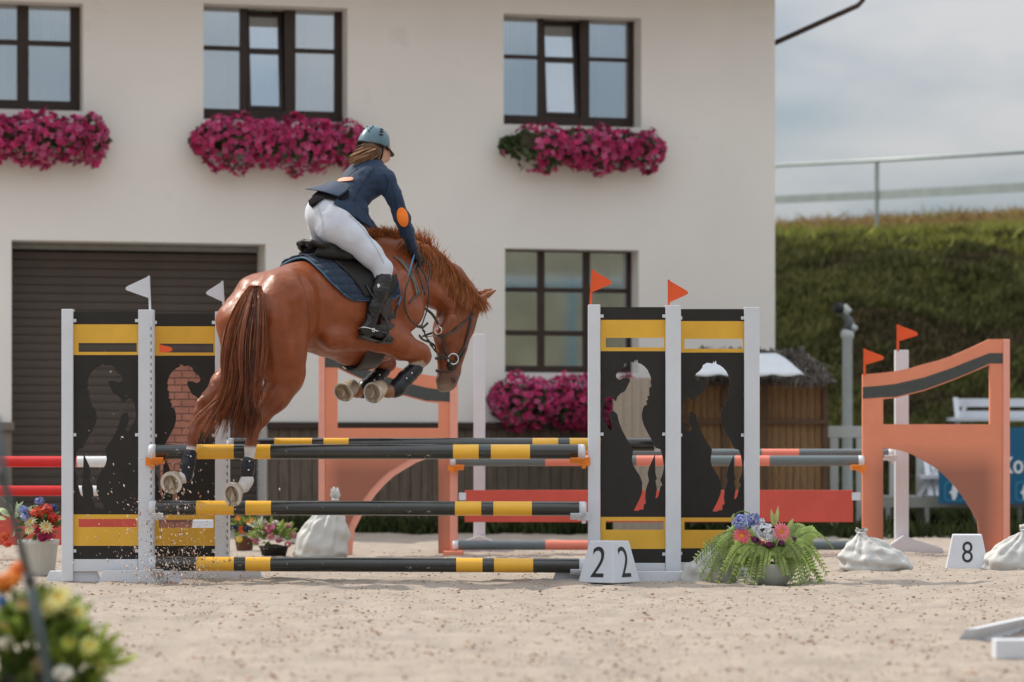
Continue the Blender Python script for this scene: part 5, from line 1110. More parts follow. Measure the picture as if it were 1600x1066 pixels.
# whip
wp_ = thing('riding_crop', 'blue riding crop with a black flap held in the gloved hand', 'riding crop', tuple(float(x) for x in L2W(P(646, 405, .16)))); mb = MB(); mb.tube([L2W(P(647, 398, .15)), L2W(P(642, 416, .20)), L2W(P(622, 478, .30))], .0075, 8); mb.build('shaft', MATS['whip_blue'], wp_, True)
mb = MB(); mb.tube([L2W(P(622, 477, .30)), L2W(P(617, 487, .31))], .008, 8); a = [L2W(P(*q)) for q in ((619, 482, .31), (615, 489, .31), (607, 497, .32), (608, 500, .32), (618, 498, .32), (620, 488, .31))]; mb.prism(a, (0, .006, 0)); mb.build('crop_flap', MATS['leather_black'], wp_)

# bridle: straps lie on the head
NH = Sdf(); NH.p = HS.p
bri = thing('bridle', 'dark leather bridle with steel rings on the horse head', 'bridle', tuple(float(x) for x in L2W(P(705, 530, 0))))
def strap(name, uvs, r_=.009, m='strap', parent=bri, off=.006, both=True, n=18, flat=True):
    h_ = fill_nan(hit(HS, smooth_path(uvs, n), off)); 
    if len(h_) < 3: return
    mb = MB(); mb.tube(h_, r_, 6)
    if both: l_ = W2L(h_); l_[:, 1] *= -1; mb.tube(L2W(l_), r_, 6)
    mb.build(name, MATS[m], parent, True)
strap('headpiece', [(736.5, 463), (736, 478), (737, 493)], .011); strap('cheek_strap', [(737, 493), (733, 515), (726, 540), (717, 556), (712, 562)], .010); strap('throat_strap', [(737, 492), (725, 504), (711, 516), (697, 524), (690, 527)], .008)
strap('noseband', [(679.5, 559), (688, 560.5), (699, 560)], .009); strap('nose_strap', [(727, 545), (722, 556), (713, 572), (705, 580), (690, 580), (684, 578)], .008); strap('side_strap', [(685, 522), (692, 531), (694, 546), (699, 556)], .008); strap('jaw_strap', [(669, 523), (678, 525), (686, 527)], .0035, 'strap')
for (u, v, rr_, rad) in ((684.5, 516.5, .026, .005), (708, 561, .038, .0055)):
    h_ = hit(HS, [(u, v)], .012)[0]; mb = MB(); mb.ring(h_, rr_, rad, normal(HS, h_)*.6+np.array([0, -.5, 0]), 22, 8); mb.build('ring', MATS['steel'], bri, True)
h_ = hit(HS, [(706, 571)], .010)[0]; mb = MB(); mb.lathe(h_, [(.036, -.01), (.036, .004), (.001, .006)], 16, normal(HS, h_)); mb.build('bit_guard', MATS['leather_black'], bri, True)
rein = thing('reins', 'looping dark reins running from the gloved hands to the bit', 'reins', tuple(float(x) for x in L2W(P(660, 470, .2)))); mb = MB()
for pts in ([(652, 408, .12), (644, 428, .26), (634, 452, .31), (633, 478, .31), (640, 498, .30), (652, 509, .29), (660, 508, .28)], [(656, 406, .10), (668, 412, .14), (672, 430, .16), (664, 452, .22), (650, 463, .26), (640, 474, .30)], [(652, 412, .12), (664, 430, .17), (670, 455, .21), (668, 480, .21), (662, 500, .22), (659, 508, .24)], [(650, 412, .12), (658, 440, .20), (665, 462, .22)], [(658, 508, .26), (668, 530, .18), (682, 550, .12), (703, 561, .10)]):
    mb.tube(L2W(smooth_path([P(*q) for q in pts], 30)), .006, 6)
mb.build('rein_strap', MATS['strap'], rein, True)
mb = MB(); kp = smooth_path([P(*q) for q in [(660, 512, .25), (668, 530, .18), (682, 550, .12), (700, 562, .10)]], 9)
for p in L2W(kp)[1:-1]: mb.bar(Vector(p)-Vector((.008, 0, -.01)), Vector(p)+Vector((.008, 0, -.01)), .02, .016)
mb.build('rein_stops', MATS['leather_brown'], rein)
mart = thing('breastplate', 'grey brown leather breastplate across the horse shoulder', 'breastplate', tuple(float(x) for x in L2W(P(640, 440, .25))))
mat('strap_tan', (.17, .145, .12), .5)
def mstrap(name, uvs, r_, m): 
    h_ = fill_nan(hit(HS, smooth_path(uvs, 24), .006)); mb = MB(); mb.tube(h_, r_, 6); l_ = W2L(h_); l_[:, 1] *= -1; mb.tube(L2W(l_), r_, 6); mb.build(name, MATS[m], mart, True)
mstrap('shoulder_strap', [(616, 401), (626, 409), (636, 422), (646, 440), (652, 462)], .011, 'strap_tan'); mstrap('neck_strap', [(624, 404), (634, 414), (645, 432), (652, 447), (655, 458)], .008, 'strap_tan')
mb = MB(); mb.tube(L2W(smooth_path([P(*q) for q in [(655, 476, .10), (664, 482, .10), (676, 492, .10), (685, 507, .11)]], 14)), .010, 6); mb.tube(L2W(smooth_path([P(*q) for q in [(640, 514, .12), (650, 510, .10), (660, 512, .08), (668, 505, .05)]], 10)), .009, 6); mb.build('martingale', MATS['strap'], mart, True)
# ---------------------------------------------------------------- hut, screen, yard furniture
mat('reed', (.29, .175, .085), .85, .3, 9, stretch=(14, 14, 1.2), bump=.4, bscale=30, scuff=(.20, .12, .065), sthr=.62, sscale=3)
mat('reed_pale', (.40, .34, .27), .9, .12, 10, stretch=(10, 10, 3), bump=.3, bscale=40)
mat('thatch', (.14, .122, .105), .95, .3, 12, attr=False, bump=.5)
mat('awning', (.78, .82, .86), .6, .05, transl=.2)
mat('hut_frame', (.11, .065, .04), .7, .2)
mat('grey_white', (.50, .54, .53), .6, .08, 4)
mat('lamp_metal', (.10, .12, .12), .4, .1)
mat('deck', (.26, .27, .245), .8, .15, 5)
mat('banner_blue', (.006, .11, .22), .6, .06, 3); mat('banner_light', (.03, .20, .34), .6, .04); mat('banner_white', (.75, .78, .8), .6, .03)
ZH = 35.0; hb_ = px(1180, 0, ZH)[0]; hut = thing('reed_hut', 'brown woven reed hut with a shaggy grey thatched roof', 'hut', (hb_, ZH+.6, 0)); gz = 705+EYE*F/ZH
X0, X1 = px(1062, 0, ZH)[0], px(1293, 0, ZH)[0]; zt_ = px(0, 598, ZH)[2]; nW = 62
for k in range(nW):
    a = X0+(X1-X0)*k/nW; b = X0+(X1-X0)*(k+1)/nW; d = .012*math.sin(k*2.1)+.006*rng.random()
    mb = MB(); mb.box(a+.001, b-.001, ZH-d, ZH+.03, 0, zt_); mb.build('reed_strip', MATS['reed'], hut)
mb = MB(); mb.box(X0, X1, ZH+1.2, ZH+1.24, 0, zt_); mb.box(X1-.03, X1, ZH+.031, ZH+1.2, 0, zt_); mb.box(X0, X0+.03, ZH+.031, ZH+1.2, 0, zt_); mb.build('wall', MATS['reed'], hut)
for u in (1062, 1128, 1192, 1286): mb = MB(); boxpx(mb, u, u+8, 596, gz, ZH-.06, .045); mb.build('post', MATS['hut_frame'], hut)
for v in (656, 597): mb = MB(); boxpx(mb, 1062, 1296, v, v+6, ZH-.09, .03); mb.build('cross_rail', MATS['hut_frame'], hut)
mb = MB(); ax, bx_ = px(1052, 0, ZH)[0], px(1303, 0, ZH)[0]; zr = px(0, 548, ZH+.6)[2]; ze = px(0, 597, ZH-.3)[2]
mb.add([(ax, ZH-.35, ze), (bx_, ZH-.35, ze), (bx_-.35, ZH+.6, zr), (ax+.35, ZH+.6, zr), (bx_, ZH+1.5, ze), (ax, ZH+1.5, ze)], [(0, 1, 2, 3), (3, 2, 4, 5), (1, 4, 2), (0, 3, 5), (0, 5, 4, 1)]); rf_ = mb.build('roof', MATS['thatch'], hut)
n = 2600; t1 = rng.random(n); t2 = rng.random(n); Xr = ax+.05+(bx_-ax-.1)*t1; fr_ = t2; ins_ = .35*fr_; Xr = np.clip(Xr, ax+ins_, bx_-ins_); Yr = ZH-.38+(.98)*fr_; Zr = ze+(zr-ze)*fr_+.01; L_ = rng.uniform(.12, .24, n); k = 4; o_ = np.zeros((n, k, 3)); jx = rng.normal(0, .04, n); jz = rng.normal(.01, .02, n)
for j in range(k): f = j/(k-1); o_[:, j] = np.stack([Xr+jx*f, Yr-L_*.85*f, Zr-L_*.5*f+jz+.02*math.sin(f*3)], 1)
ribbons('thatch_straw', o_, [.008, .008, .006, .002], MATS['grass'], rf_, np.array([[.15, .13, .11]])*rng.uniform(.5, 1.5, (n, 1)))
mb = MB(); mb.tube([px(1253, 552, ZH+.6), px(1252, 541, ZH+.6)], .03); mb.build('ridge_stub', MATS['thatch'], rf_)
aw_ = thing('awning', 'white cloth awning with scalloped edge hung on the reed hut', 'awning', px(1172, 590, ZH-.6)); V = []; Fc = []; nx_, ny_ = 40, 10
for j in range(ny_):
    f = j/(ny_-1)
    for i in range(nx_):
        g = i/(nx_-1); uu_ = 1085+(1212-1085)*g+f*(g*48-4); v_ = 553+f*32+(3.2*abs(math.sin(g*13)) if j == ny_-1 else 0)+5*math.sin(f*3)*(1-f)*-1; V.append(px(uu_, v_, ZH-.35-.45*f))
Fc = [(j*nx_+i, j*nx_+i+1, (j+1)*nx_+i+1, (j+1)*nx_+i) for j in range(ny_-1) for i in range(nx_-1)]; solid(mesh_np('cloth', V, Fc, MATS['awning'], aw_, smooth=True), .008)
sc_ = thing('reed_screen', 'pale tan reed screen standing left of the reed hut', 'screen', (px(1005, 0, 34.4)[0], 34.4, 0)); A, B = px(958, 0, 34.4)[0], px(1058, 0, 34.4)[0]; zt2 = px(0, 590, 34.4)[2]; nS = 22
for k in range(nS): a = A+(B-A)*k/nS; b = A+(B-A)*(k+1)/nS; mb = MB(); mb.box(a+.001, b-.001, 34.4-.008*(k % 3), 34.43, 0, zt2-.01*rng.random()); mb.build('slat', MATS['reed_pale'], sc_)
# lamp post
ZL = 38; t = thing('lamp_post', 'pale round post with a small floodlight on top', 'lamp post', (px(1324, 0, ZL)[0], ZL, 0)); mb = MB(); c = px(1324, 0, ZL)
r0 = 8/F*ZL; mb.lathe((c[0], ZL, 0), [(r0*1.15, 0), (r0, .1), (r0, px(0, 530, ZL)[2]), (r0*1.25, px(0, 528, ZL)[2]), (r0*1.3, px(0, 520, ZL)[2]), (r0*.9, px(0, 515, ZL)[2])], 20); mb.build('pole', MATS['grey_white'], t, True)
mb = MB(); mb.tube([px(1326, 516, ZL), px(1328, 503, ZL), px(1320, 492, ZL), px(1316, 484, ZL)], [.07, .05, .045, .04], 8); mb.build('bracket', MATS['lamp_metal'], t, True); mb = MB(); mb.tube([px(1306, 480, ZL-.05), px(1318, 484, ZL)], [.07, .05], 10); mb.m(1); mb.tube([px(1316, 480, ZL), px(1326, 490, ZL)], [.06, .06], 10); mb.build('floodlight', [MATS['digit_black'], MATS['grey_white']], t, True)
mb = MB(); mb.tube([px(1330, 515, ZL), px(1336, 508, ZL)], [.06, .05], 8); mb.build('junction_box', MATS['grey_white'], t, True)
# white yard fence
ZF = 36; t = thing('white_fence', 'low grey white fence beside the reed hut', 'fence', (px(1370, 0, ZF)[0], ZF, 0)); mb = MB(); boxpx(mb, 1294, 1440, 666, 684, ZF, .04); mb.build('rail', MATS['grey_white'], t, bev=.004)
for u in (1297, 1338, 1390, 1432): mb = MB(); boxpx(mb, u, u+13, 684.5, 705+EYE*F/ZF, ZF+.0, .06); mb.build('post', MATS['grey_white'], t, bev=.004)
# deck edge
t = thing('wooden_deck', 'low grey wooden deck at the foot of the bank', 'deck', (px(1500, 0, 35.5)[0], 36, 0)); mb = MB(); boxpx(mb, 1378, 1700, 777, 793, 35.4, .05); mb.build('fascia', MATS['deck'], t)
xa_, xb_ = px(1378, 0, 35.4)[0], px(1700, 0, 35.4)[0]; dz = px(0, 777, 35.4)[2]
for k in range(9): mb = MB(); mb.box(xa_, xb_, 35.46+k*.2, 35.645+k*.2, dz-.04, dz-.003); mb.build('deck_board', MATS['deck'], t)
for u in (1384, 1445, 1520, 1590): mb = MB(); boxpx(mb, u, u+7, 793, 705+EYE*F/35.4, 35.4, .06); mb.build('deck_leg', MATS['deck'], t)
# benches: slatted bench with sloping leg frames
def bench(u0, u1, vtop, vseat, vfoot, Z, label):
    c = px((u0+u1)/2, vfoot, Z); t = thing('white_bench', label, 'bench', c, 'white benches by the blue banner'); A = px(u0, 0, Z)[0]; B = px(u1, 0, Z)[0]; zb, zs, zf = px(0, vtop, Z)[2], px(0, vseat, Z)[2], px(0, vfoot, Z)[2]
    for k in range(3): mb = MB(); mb.box(A-.06, B, Z-.34+k*.125, Z-.23+k*.125, zs-.045, zs+.0); mb.build('seat_slat', MATS['white_paint'], t, bev=.004)
    for k in range(2): mb = MB(); h = zb-.0-k*.15; mb.box(A+.06, B, Z+.06-.03*k, Z+.09-.03*k, h-.1, h); mb.build('back_slat', MATS['white_paint'], t, bev=.004)
    for x in (A+.06, B-.12):
        mb = MB(); mb.bar((x, Z-.36, zf), (x, Z+.10, zb), .05, .06, (1, 0, 0)); mb.build('leg', MATS['white_paint'], t); mb = MB(); mb.bar((x-.001, Z+.16, zf), (x-.001, Z-.1, zs), .05, .06, (1, 0, 0)); mb.build('leg', MATS['white_paint'], t)
        mb = MB(); mb.bar((x-.12, Z-.20, zf), (x+.1, Z-.20, zb-.03), .045, .05, (0, 1, 0)); mb.build('side_brace', MATS['white_paint'], t)
bench(1487, 1680, 623, 653, 700, 38.6, 'white slatted bench higher up behind the tall end of the orange wing')
bench(1440, 1476, 722, 742, 776, 35.9, 'small white bench seen under the arch of the orange wing')
# banner
ZB_ = 35.2; t = thing('banner', 'blue banner with white letters and icons behind the orange wing', 'banner', px(1580, 788, ZB_)); mb = MB(); P4 = [px(1467, 736, ZB_), px(1467, 787, ZB_), px(1700, 787, ZB_), px(1700, 668, ZB_), px(1545, 668, ZB_)]; mb.prism(P4, (0, .02, 0)); mb.build('cloth', MATS['banner_blue'], t)
text_part('lettering', 'Кон', 1590, 727, ZB_-.006, 26, MATS['banner_white'], t, .85, 0, 0, .02)
for u in (1491, 1602, 1640):
    w_ = 16; L_ = ell(u, 768, w_, w_, 0, 24, 5); I_ = ell(u, 768, w_-3, w_-3, 0, 24, 5); plate('icon_frame', [L_, I_], ZB_-.006, .004, MATS['banner_light'], t)
    plate('icon_figure', [[(u-2, 757), (u+3, 757), (u+4, 763), (u+9, 766), (u+5, 769), (u+4, 776), (u+1, 781), (u-3, 781), (u-4, 773), (u-8, 770), (u-4, 766)]], ZB_-.006, .004, MATS['banner_white'], t)

# ---------------------------------------------------------------- sand bags
mat('bag_plastic', (.60, .60, .58), .5, .06, 8, bump=.35, bscale=9, transl=.15, spec=.5)
def sack(u0, u1, vt, vb, Z, nu, label, tall=False, seed=0, knot=1):
    r = np.random.default_rng(seed); c = Vector(px((u0+u1)/2, 705+EYE*F/Z, Z)); c.z = 0; Wd = (u1-u0)/2/F*Z; H = (vb-vt)/F*Z; nx = (nu-(u0+u1)/2)/F*Z
    t = thing('sandbag', label, 'sandbag', tuple(c), 'white plastic sandbags holding the fences'); K = 64; prof = [(.0, .86), (.03, .97), (.12, 1.03), (.26, 1.0), (.40, .88), (.53, .70), (.66, .48), (.76, .30), (.84, .16), (.89, .09), (.92, .075), (.955, .13), (1.0, .16)] if not tall else [(.0, .88), (.03, .98), (.12, 1.0), (.3, .93), (.48, .76), (.62, .52), (.72, .3), (.79, .15), (.83, .09), (.86, .08), (.92, .16), (1.0, .13)]
    pa = smooth_path([(a, b) for a, b in prof], 46); ph = r.uniform(0, 6.28, 8); V = []
    for i, (h, rr) in enumerate(pa):
        f = max(0, h-.15)**1.3; sh = nx*min(1, max(0, h)/.85)**1.6
        for j in range(K):
            a = 2*math.pi*j/K; w_ = 1+.05*math.sin(3*a+ph[0]+h*4)+.10*min(1, h*1.8)*math.sin(7*a+ph[1]+h*5)+.10*min(1, h*1.5)*math.sin(13*a+ph[2]-h*6)+.05*math.sin(19*a+ph[3])*h+.04*math.sin(h*22+a*2+ph[4])
            V.append((c.x+sh+math.cos(a)*Wd*rr*w_, c.y+math.sin(a)*Wd*.72*rr*w_, max(0, h*H*(1+.03*math.sin(5*a+ph[5])))))
    n_ = len(pa); Fc = [(i*K+j, i*K+(j+1) % K, (i+1)*K+(j+1) % K, (i+1)*K+j) for i in range(n_-1) for j in range(K)]+[tuple((n_-1)*K+j for j in range(K))]
    o = mesh_np('sack', V, Fc, MATS['bag_plastic'], t, smooth=True); wrinkle(o, .035, .06); mb = MB(); hz = (.905 if not tall else .845)*H; mb.ring((c.x+nx*1.0, c.y, hz), Wd*.095+.004, .008, (0.1, 0, 1), 16, 6); mb.build('tie', MATS['white_paint'], t, True)
sack(458, 540, 764, 872, 27.0, 524, 'tall white bag with a knotted neck behind the lowest poles', True, 3)
sack(1066, 1152, 820, 908, 21.72, 1143, 'white bag leaning to the right, half behind the ferns', False, 5)
sack(1314, 1422, 826, 892, 24.0, 1346, 'white bag with a pointed neck left of the number 8 block', False, 8)
sack(1535, 1628, 822, 893, 24.0, 1600, 'white crumpled bag right of the number 8 block at the edge', False, 11)

# ---------------------------------------------------------------- planters
mat('pot_pale', (.42, .46, .42), .6, .12, 6); mat('pot_white', (.58, .58, .54), .6, .08, 6); mat('pot_brown', (.12, .055, .035), .7); mat('pot_dark', (.03, .026, .024), .6); mat('soil', (.035, .024, .018), .95, .3, 30, bump=.6)
def upat(c, r, h): return c
def leaf_mesh(name, items, m, parent, tpl='leaf'):
    """items: list of (pos, direction, normal, length, width, colour)"""
    V = []; Fc = []; Cc = []
    for p, d, n_, L_, w_, c in items:
        p, d, n_ = Vector(p), Vector(d).normalized(), Vector(n_); s = d.cross(n_).normalized(); n_ = s.cross(d); b = len(V)
        for t_, ww, dz in ((0, .12, 0), (.3, .85, .06), (.62, .8, .05), (1, .04, -.08)):
            for sg in (-1, 1): V.append(p+d*L_*t_+s*w_*ww*sg*.5+n_*L_*dz); Cc.append(c)
        Fc += [(b, b+1, b+3, b+2), (b+2, b+3, b+5, b+4), (b+4, b+5, b+7, b+6)]
    return mesh_np(name, [tuple(v) for v in V], Fc, m, parent, cols=np.array(Cc))
def frond(base, tip, rise, parent, col, npair=20, w_=.05):
    b, t = Vector(base), Vector(tip); items = []; prev = None; side0 = (t-b).cross(Vector((0, -1, .3))); side0 = side0.normalized() if side0.length > .01 else Vector((1, 0, 0)); roll = rng.uniform(-.5, .5)
    f = lambda s: b.lerp(t, s)+Vector((0, 0, rise*4*s*(1-s)))
    pts = [f(i/(npair+1)) for i in range(npair+2)]
    for i in range(2, npair+1):
        d = (pts[i+1]-pts[i-1]).normalized(); s_ = (side0*math.cos(roll)+Vector((0, 0, 1))*math.sin(roll)); q = i/(npair+1); L_ = w_*(math.sin(min(1, q*1.35+.12)*math.pi*.93)**.7+.12); 
        for sg in (-1, 1): items.append((pts[i], s_*sg+d*.45-Vector((0, 0, .25)), s_.cross(d)*1.0, L_*rng.uniform(.85, 1.1), L_*.40, tuple(np.array(col)*rng.uniform(.8, 1.2))))
    o = leaf_mesh('frond', items, MATS['leaf'], parent); mb = MB(); mb.tube(pts[::2]+[pts[-1]], .0025, 4, False); mesh_np('rachis', mb.v, mb.f, MATS['leaf'], o, cols=np.tile([[.12, .17, .04]], (len(mb.v), 1))); return o
def gerbera(pos, nrm, r_, parent, cols, heart, name='gerbera', layers=2, np_=18):
    n_ = Vector(nrm).normalized(); x = n_.orthogonal().normalized(); y = n_.cross(x); items = []; p = Vector(pos)
    for l_ in range(layers):
        for i in range(np_-l_*3):
            a = 2*math.pi*i/(np_-l_*3)+l_*.2; d = x*math.cos(a)+y*math.sin(a)+n_*(.12+.3*l_); items.append((p+n_*.002*l_+d*r_*.12, d, n_, r_*(.95-.22*l_)*rng.uniform(.92, 1.05), r_*.36, tuple(np.array(cols[l_ % len(cols)])*rng.uniform(.85, 1.15))))
    o = leaf_mesh(name, items, MATS['petal'], parent); mb = MB(); mb.lathe(p+n_*.004, [(r_*.30, 0), (r_*.26, r_*.10), (r_*.02, r_*.14)], 14, n_); mb.m(0); mesh_np('heart', mb.v, mb.f, MATS['petal'], o, cols=np.tile([heart], (len(mb.v), 1))); return o
def cluster(pos, r_, n, parent, col, name, fl=.016, sq=.8):
    d = rng.normal(size=(n, 3)); d /= np.linalg.norm(d, axis=1)[:, None]; Pp = np.array(pos)+d*r_*rng.uniform(.75, 1.05, (n, 1))*np.array([1, 1, sq]); TV = [(0, 0, 0), (1, 0, .2), (.5, .5, .1), (0, 1, .2), (-.5, .5, .1), (-1, 0, .2), (-.5, -.5, .1), (0, -1, .2), (.5, -.5, .1)]; TF = [(0, 8, 1, 2), (0, 2, 3, 4), (0, 4, 5, 6), (0, 6, 7, 8)]
    return scatter(name, TV, TF, Pp, np.full(n, fl)*rng.uniform(.8, 1.2, n), face_rot(d+rng.normal(0, .3, (n, 3))), MATS['petal'], parent, cols=np.array([col])*rng.uniform(.75, 1.2, (n, 1)))
def leaves(pos, r_, n, parent, col, L_=.06, name='foliage', sq=.7, up=.3):
    items = []
    for _ in range(n):
        d = Vector(rng.normal(size=3)).normalized(); d.z = abs(d.z)*sq if rng.random() < .75 else d.z*sq; p = Vector(pos)+Vector((d.x*r_[0], d.y*r_[1], d.z*r_[2]))*rng.uniform(.3, 1)
        items.append((p, d+Vector((0, 0, up)), Vector(rng.normal(size=3))+Vector((0, 0, 1)), L_*rng.uniform(.6, 1.3), L_*.45*rng.uniform(.7, 1.2), tuple(np.array(col)*rng.uniform(.55, 1.5))))
    return leaf_mesh(name, items, MATS['leaf'], parent)
def pot(u0, u1, vt, Z, m, parent, ribs=0, bowl=False):
    c = px((u0+u1)/2, 0, Z); r_ = (u1-u0)/2/F*Z; h = px(0, vt, Z)[2]; g = g_at(c[0], Z) if 9 < Z < 35 else 0; mb = MB()
    prof = [(r_*.72, g), (r_*.78, h*.1), (r_*.93, h*.85), (r_*1.0, h*.88), (r_*1.02, h), (r_*.9, h), (r_*.85, h*.9)] if not bowl else [(r_*.45, g), (r_*.62, h*.1), (r_*.85, h*.4), (r_*.97, h*.8), (r_*1.03, h), (r_*.95, h), (r_*.85, h*.85)]
    mb.lathe((c[0], Z, 0), prof, 72 if ribs else 36, fn=(lambda a, i: 1+.02*math.cos(a*24)*(1 if 0 < i < 3 else 0)) if ribs else None); mb.build('pot', m, parent, True); mb = MB(); mb.lathe((c[0], Z, h*.86), [(r_*.88, 0), (r_*.5, .02), (.01, .03)], 20); mb.build('soil', MATS['soil'], parent, True)
# fern and gerbera bowl
Zf = 21.55; t = thing('flower_bowl', 'pale bowl of green ferns with two pink gerberas and blue hydrangea', 'flower pot', (px(1200, 0, Zf)[0], Zf, 0)); pot(1166, 1246, 880, Zf, MATS['pot_pale'], t, bowl=True)
G = (.32, .43, .11)
tips = [(1085, 878, -.05), (1098, 858, .0), (1092, 905, -.1), (1110, 893, -.15), (1120, 915, -.18), (1128, 872, -.12), (1138, 918, -.2), (1148, 905, -.22), (1160, 921, -.22), (1170, 900, -.25), (1178, 918, -.22), (1190, 905, -.25), (1228, 900, -.22), (1240, 918, -.2), (1252, 921, -.2), (1262, 905, -.18), (1270, 919, -.15), (1282, 912, -.1), (1288, 922, -.12), (1293, 900, .0), (1302, 856, .02), (1283, 838, .1), (1250, 880, -.2), (1272, 885, -.1), (1108, 870, .1), (1120, 850, .1), (1142, 884, -.2), (1156, 880, -.22), (1216, 886, -.2), (1262, 862, .05), (1245, 850, .1), (1100, 915, .0), (1280, 875, .05), (1198, 884, -.22), (1135, 862, .1), (1268, 893, -.2), (1115, 905, .1), (1256, 912, -.25), (1130, 898, -.25)]
for i, (u, v, dy) in enumerate(tips):
    b = px(1205+(u-1200)*.18+rng.normal(0, 6), 868+rng.normal(0, 5), Zf+dy*.25); e = px(u, v, Zf+dy); dist = abs(u-1205); frond(b, e, .03+.05*rng.random()+(.04 if v > 880 else .01)+dist*.0006, t, np.array(G)*rng.uniform(.65, 1.25), 24, .070+.018*rng.random())
leaves(px(1205, 872, Zf), (.2, .12, .1), 160, t, (.10, .17, .04), .07)
gerbera(px(1159, 838, Zf-.13), (-.15, -1, .25), .064, t, [(.80, .22, .22), (.75, .14, .16)], (.85, .35, .02)); gerbera(px(1221, 831, Zf-.13), (.35, -1, .15), .066, t, [(.82, .27, .30), (.80, .22, .25)], (.75, .25, .02))
for (u, v, rr_, n_, c, nm) in ((1160, 817, .068, 120, (.24, .29, .62), 'hydrangea'), (1176, 812, .05, 80, (.26, .30, .62), 'hydrangea'), (1193, 828, .062, 110, (.78, .80, .85), 'white_bloom'), (1202, 838, .045, 60, (.78, .80, .85), 'white_bloom'), (1187, 815, .03, 36, (.78, .80, .85), 'white_bloom'), (1179, 844, .028, 40, (.24, .04, .16), 'purple_bloom'), (1202, 853, .028, 40, (.24, .03, .16), 'purple_bloom'), (1221, 850, .026, 36, (.22, .04, .25), 'purple_bloom'), (1177, 858, .026, 36, (.45, .05, .09), 'red_bloom'), (1163, 855, .022, 30, (.40, .10, .16), 'red_bloom'), (1240, 843, .02, 26, (.20, .03, .12), 'purple_bloom'), (1190, 851, .02, 26, (.5, .12, .2), 'red_bloom')):
    cluster(px(u, v, Zf-.10), rr_, n_, t, c, nm, .013)
for (u, v, u2, v2) in ((1208, 822, 1205, 795), (1212, 822, 1216, 790), (1210, 820, 1210, 803), (1143, 818, 1147, 802), (1230, 826, 1240, 810)): a, b = Vector(px(u, v, Zf-.05)), Vector(px(u2, v2, Zf-.05)); leaf_mesh('lily_bud', [(a, b-a, (0, -1, .2), (b-a).length, .03, (.45, .50, .18))], MATS['leaf'], t)
pts = [px(1143, 822, Zf-.05), px(1148, 805, Zf-.05), px(1160, 799, Zf-.05), px(1172, 803, Zf-.05)]; mb = MB(); mb.tube(smooth_path(pts, 10), .004, 5); mesh_np('stem', mb.v, mb.f, MATS['leaf'], t, cols=np.tile([[.2, .3, .08]], (len(mb.v), 1)))
def bouquet(t, Z, blooms, fol, m=MATS):
    for (u, v, r, rz, n_, col, L_) in fol: leaves(px(u, v, Z), (r/F*Z, r*.7/F*Z, rz/F*Z), n_, t, col, L_)
    for (k, u, v, r, c, dy) in blooms:
        p = px(u, v, Z+dy); rr_ = r/F*Z
        if k == 'g': gerbera(p, (rng.normal(0, .4), -1, .5+rng.normal(0, .2)), rr_, t, [c, tuple(np.array(c)*.85)], (.7, .45, .05), 'flower', 2, 12)
        else: cluster(p, rr_, int(30+r*4), t, c, 'bloom', rr_*.38)
Zp = 22.8; t = thing('flower_pot', 'ribbed off-white tub of red, yellow and blue flowers by the leftmost wing', 'flower pot', (px(58, 0, Zp)[0], Zp, 0)); pot(28, 92, 843, Zp, MATS['pot_white'], t, ribs=1)
bouquet(t, Zp, [('c', 62, 783, 7, (.28, .33, .60), -.02), ('c', 36, 796, 7, (.32, .38, .66), -.1), ('c', 40, 808, 8, (.35, .38, .62), -.12), ('c', 82, 793, 7, (.06, .09, .28), 0), ('c', 60, 800, 10, (.72, .13, .06), -.1), ('c', 72, 795, 9, (.72, .12, .08), -.08), ('c', 54, 802, 7, (.75, .12, .07), -.12), ('c', 82, 808, 8, (.65, .05, .03), -.08), ('c', 26, 804, 6, (.6, .12, .1), 0), ('g', 48, 816, 12, (.62, .52, .32), -.15), ('g', 47, 829, 9, (.72, .62, .36), -.18), ('g', 72, 824, 12, (.75, .62, .34), -.16), ('c', 57, 829, 5, (.40, .01, .05), -.17), ('c', 66, 840, 7, (.38, .012, .09), -.17), ('c', 74, 838, 6, (.42, .02, .10), -.15), ('c', 81, 836, 6, (.65, .12, .12), -.1), ('c', 12, 850, 6, (.72, .10, .05), 0), ('c', 84, 818, 7, (.6, .04, .03), 0), ('c', 8, 838, 7, (.72, .15, .05), .05)],
        [(58, 822, 34, 26, 190, (.11, .17, .05), .07), (22, 812, 20, 24, 26, (.45, .55, .35), .11), (60, 858, 28, 14, 20, (.14, .20, .05), .08)])
Zq = 28.8; t = thing('flower_pot', 'small brown pot of orange and yellow pansies behind the left wing', 'flower pot', (px(381, 0, Zq)[0], Zq, 0)); pot(366, 398, 840, Zq, MATS['pot_brown'], t)
bouquet(t, Zq, [('g', 372, 811, 6, (.8, .25, .03), -.05), ('g', 390, 815, 7, (.82, .25, .03), -.08), ('g', 378, 829, 8, (.75, .10, .02), -.1), ('g', 374, 843, 6, (.8, .6, .05), -.12), ('c', 386, 826, 6, (.03, .04, .10), -.1), ('c', 368, 824, 5, (.03, .04, .12), -.1), ('g', 382, 818, 6, (.8, .6, .08), 0), ('c', 397, 822, 6, (.8, .3, .05), 0)], [(382, 825, 20, 18, 120, (.20, .28, .06), .08)])
Zr_ = 27.2; t = thing('flower_pot', 'low dark pot of pink flowers beside the tall white bag', 'flower pot', (px(428, 0, Zr_)[0], Zr_, 0)); pot(404, 452, 853, Zr_, MATS['pot_dark'], t)
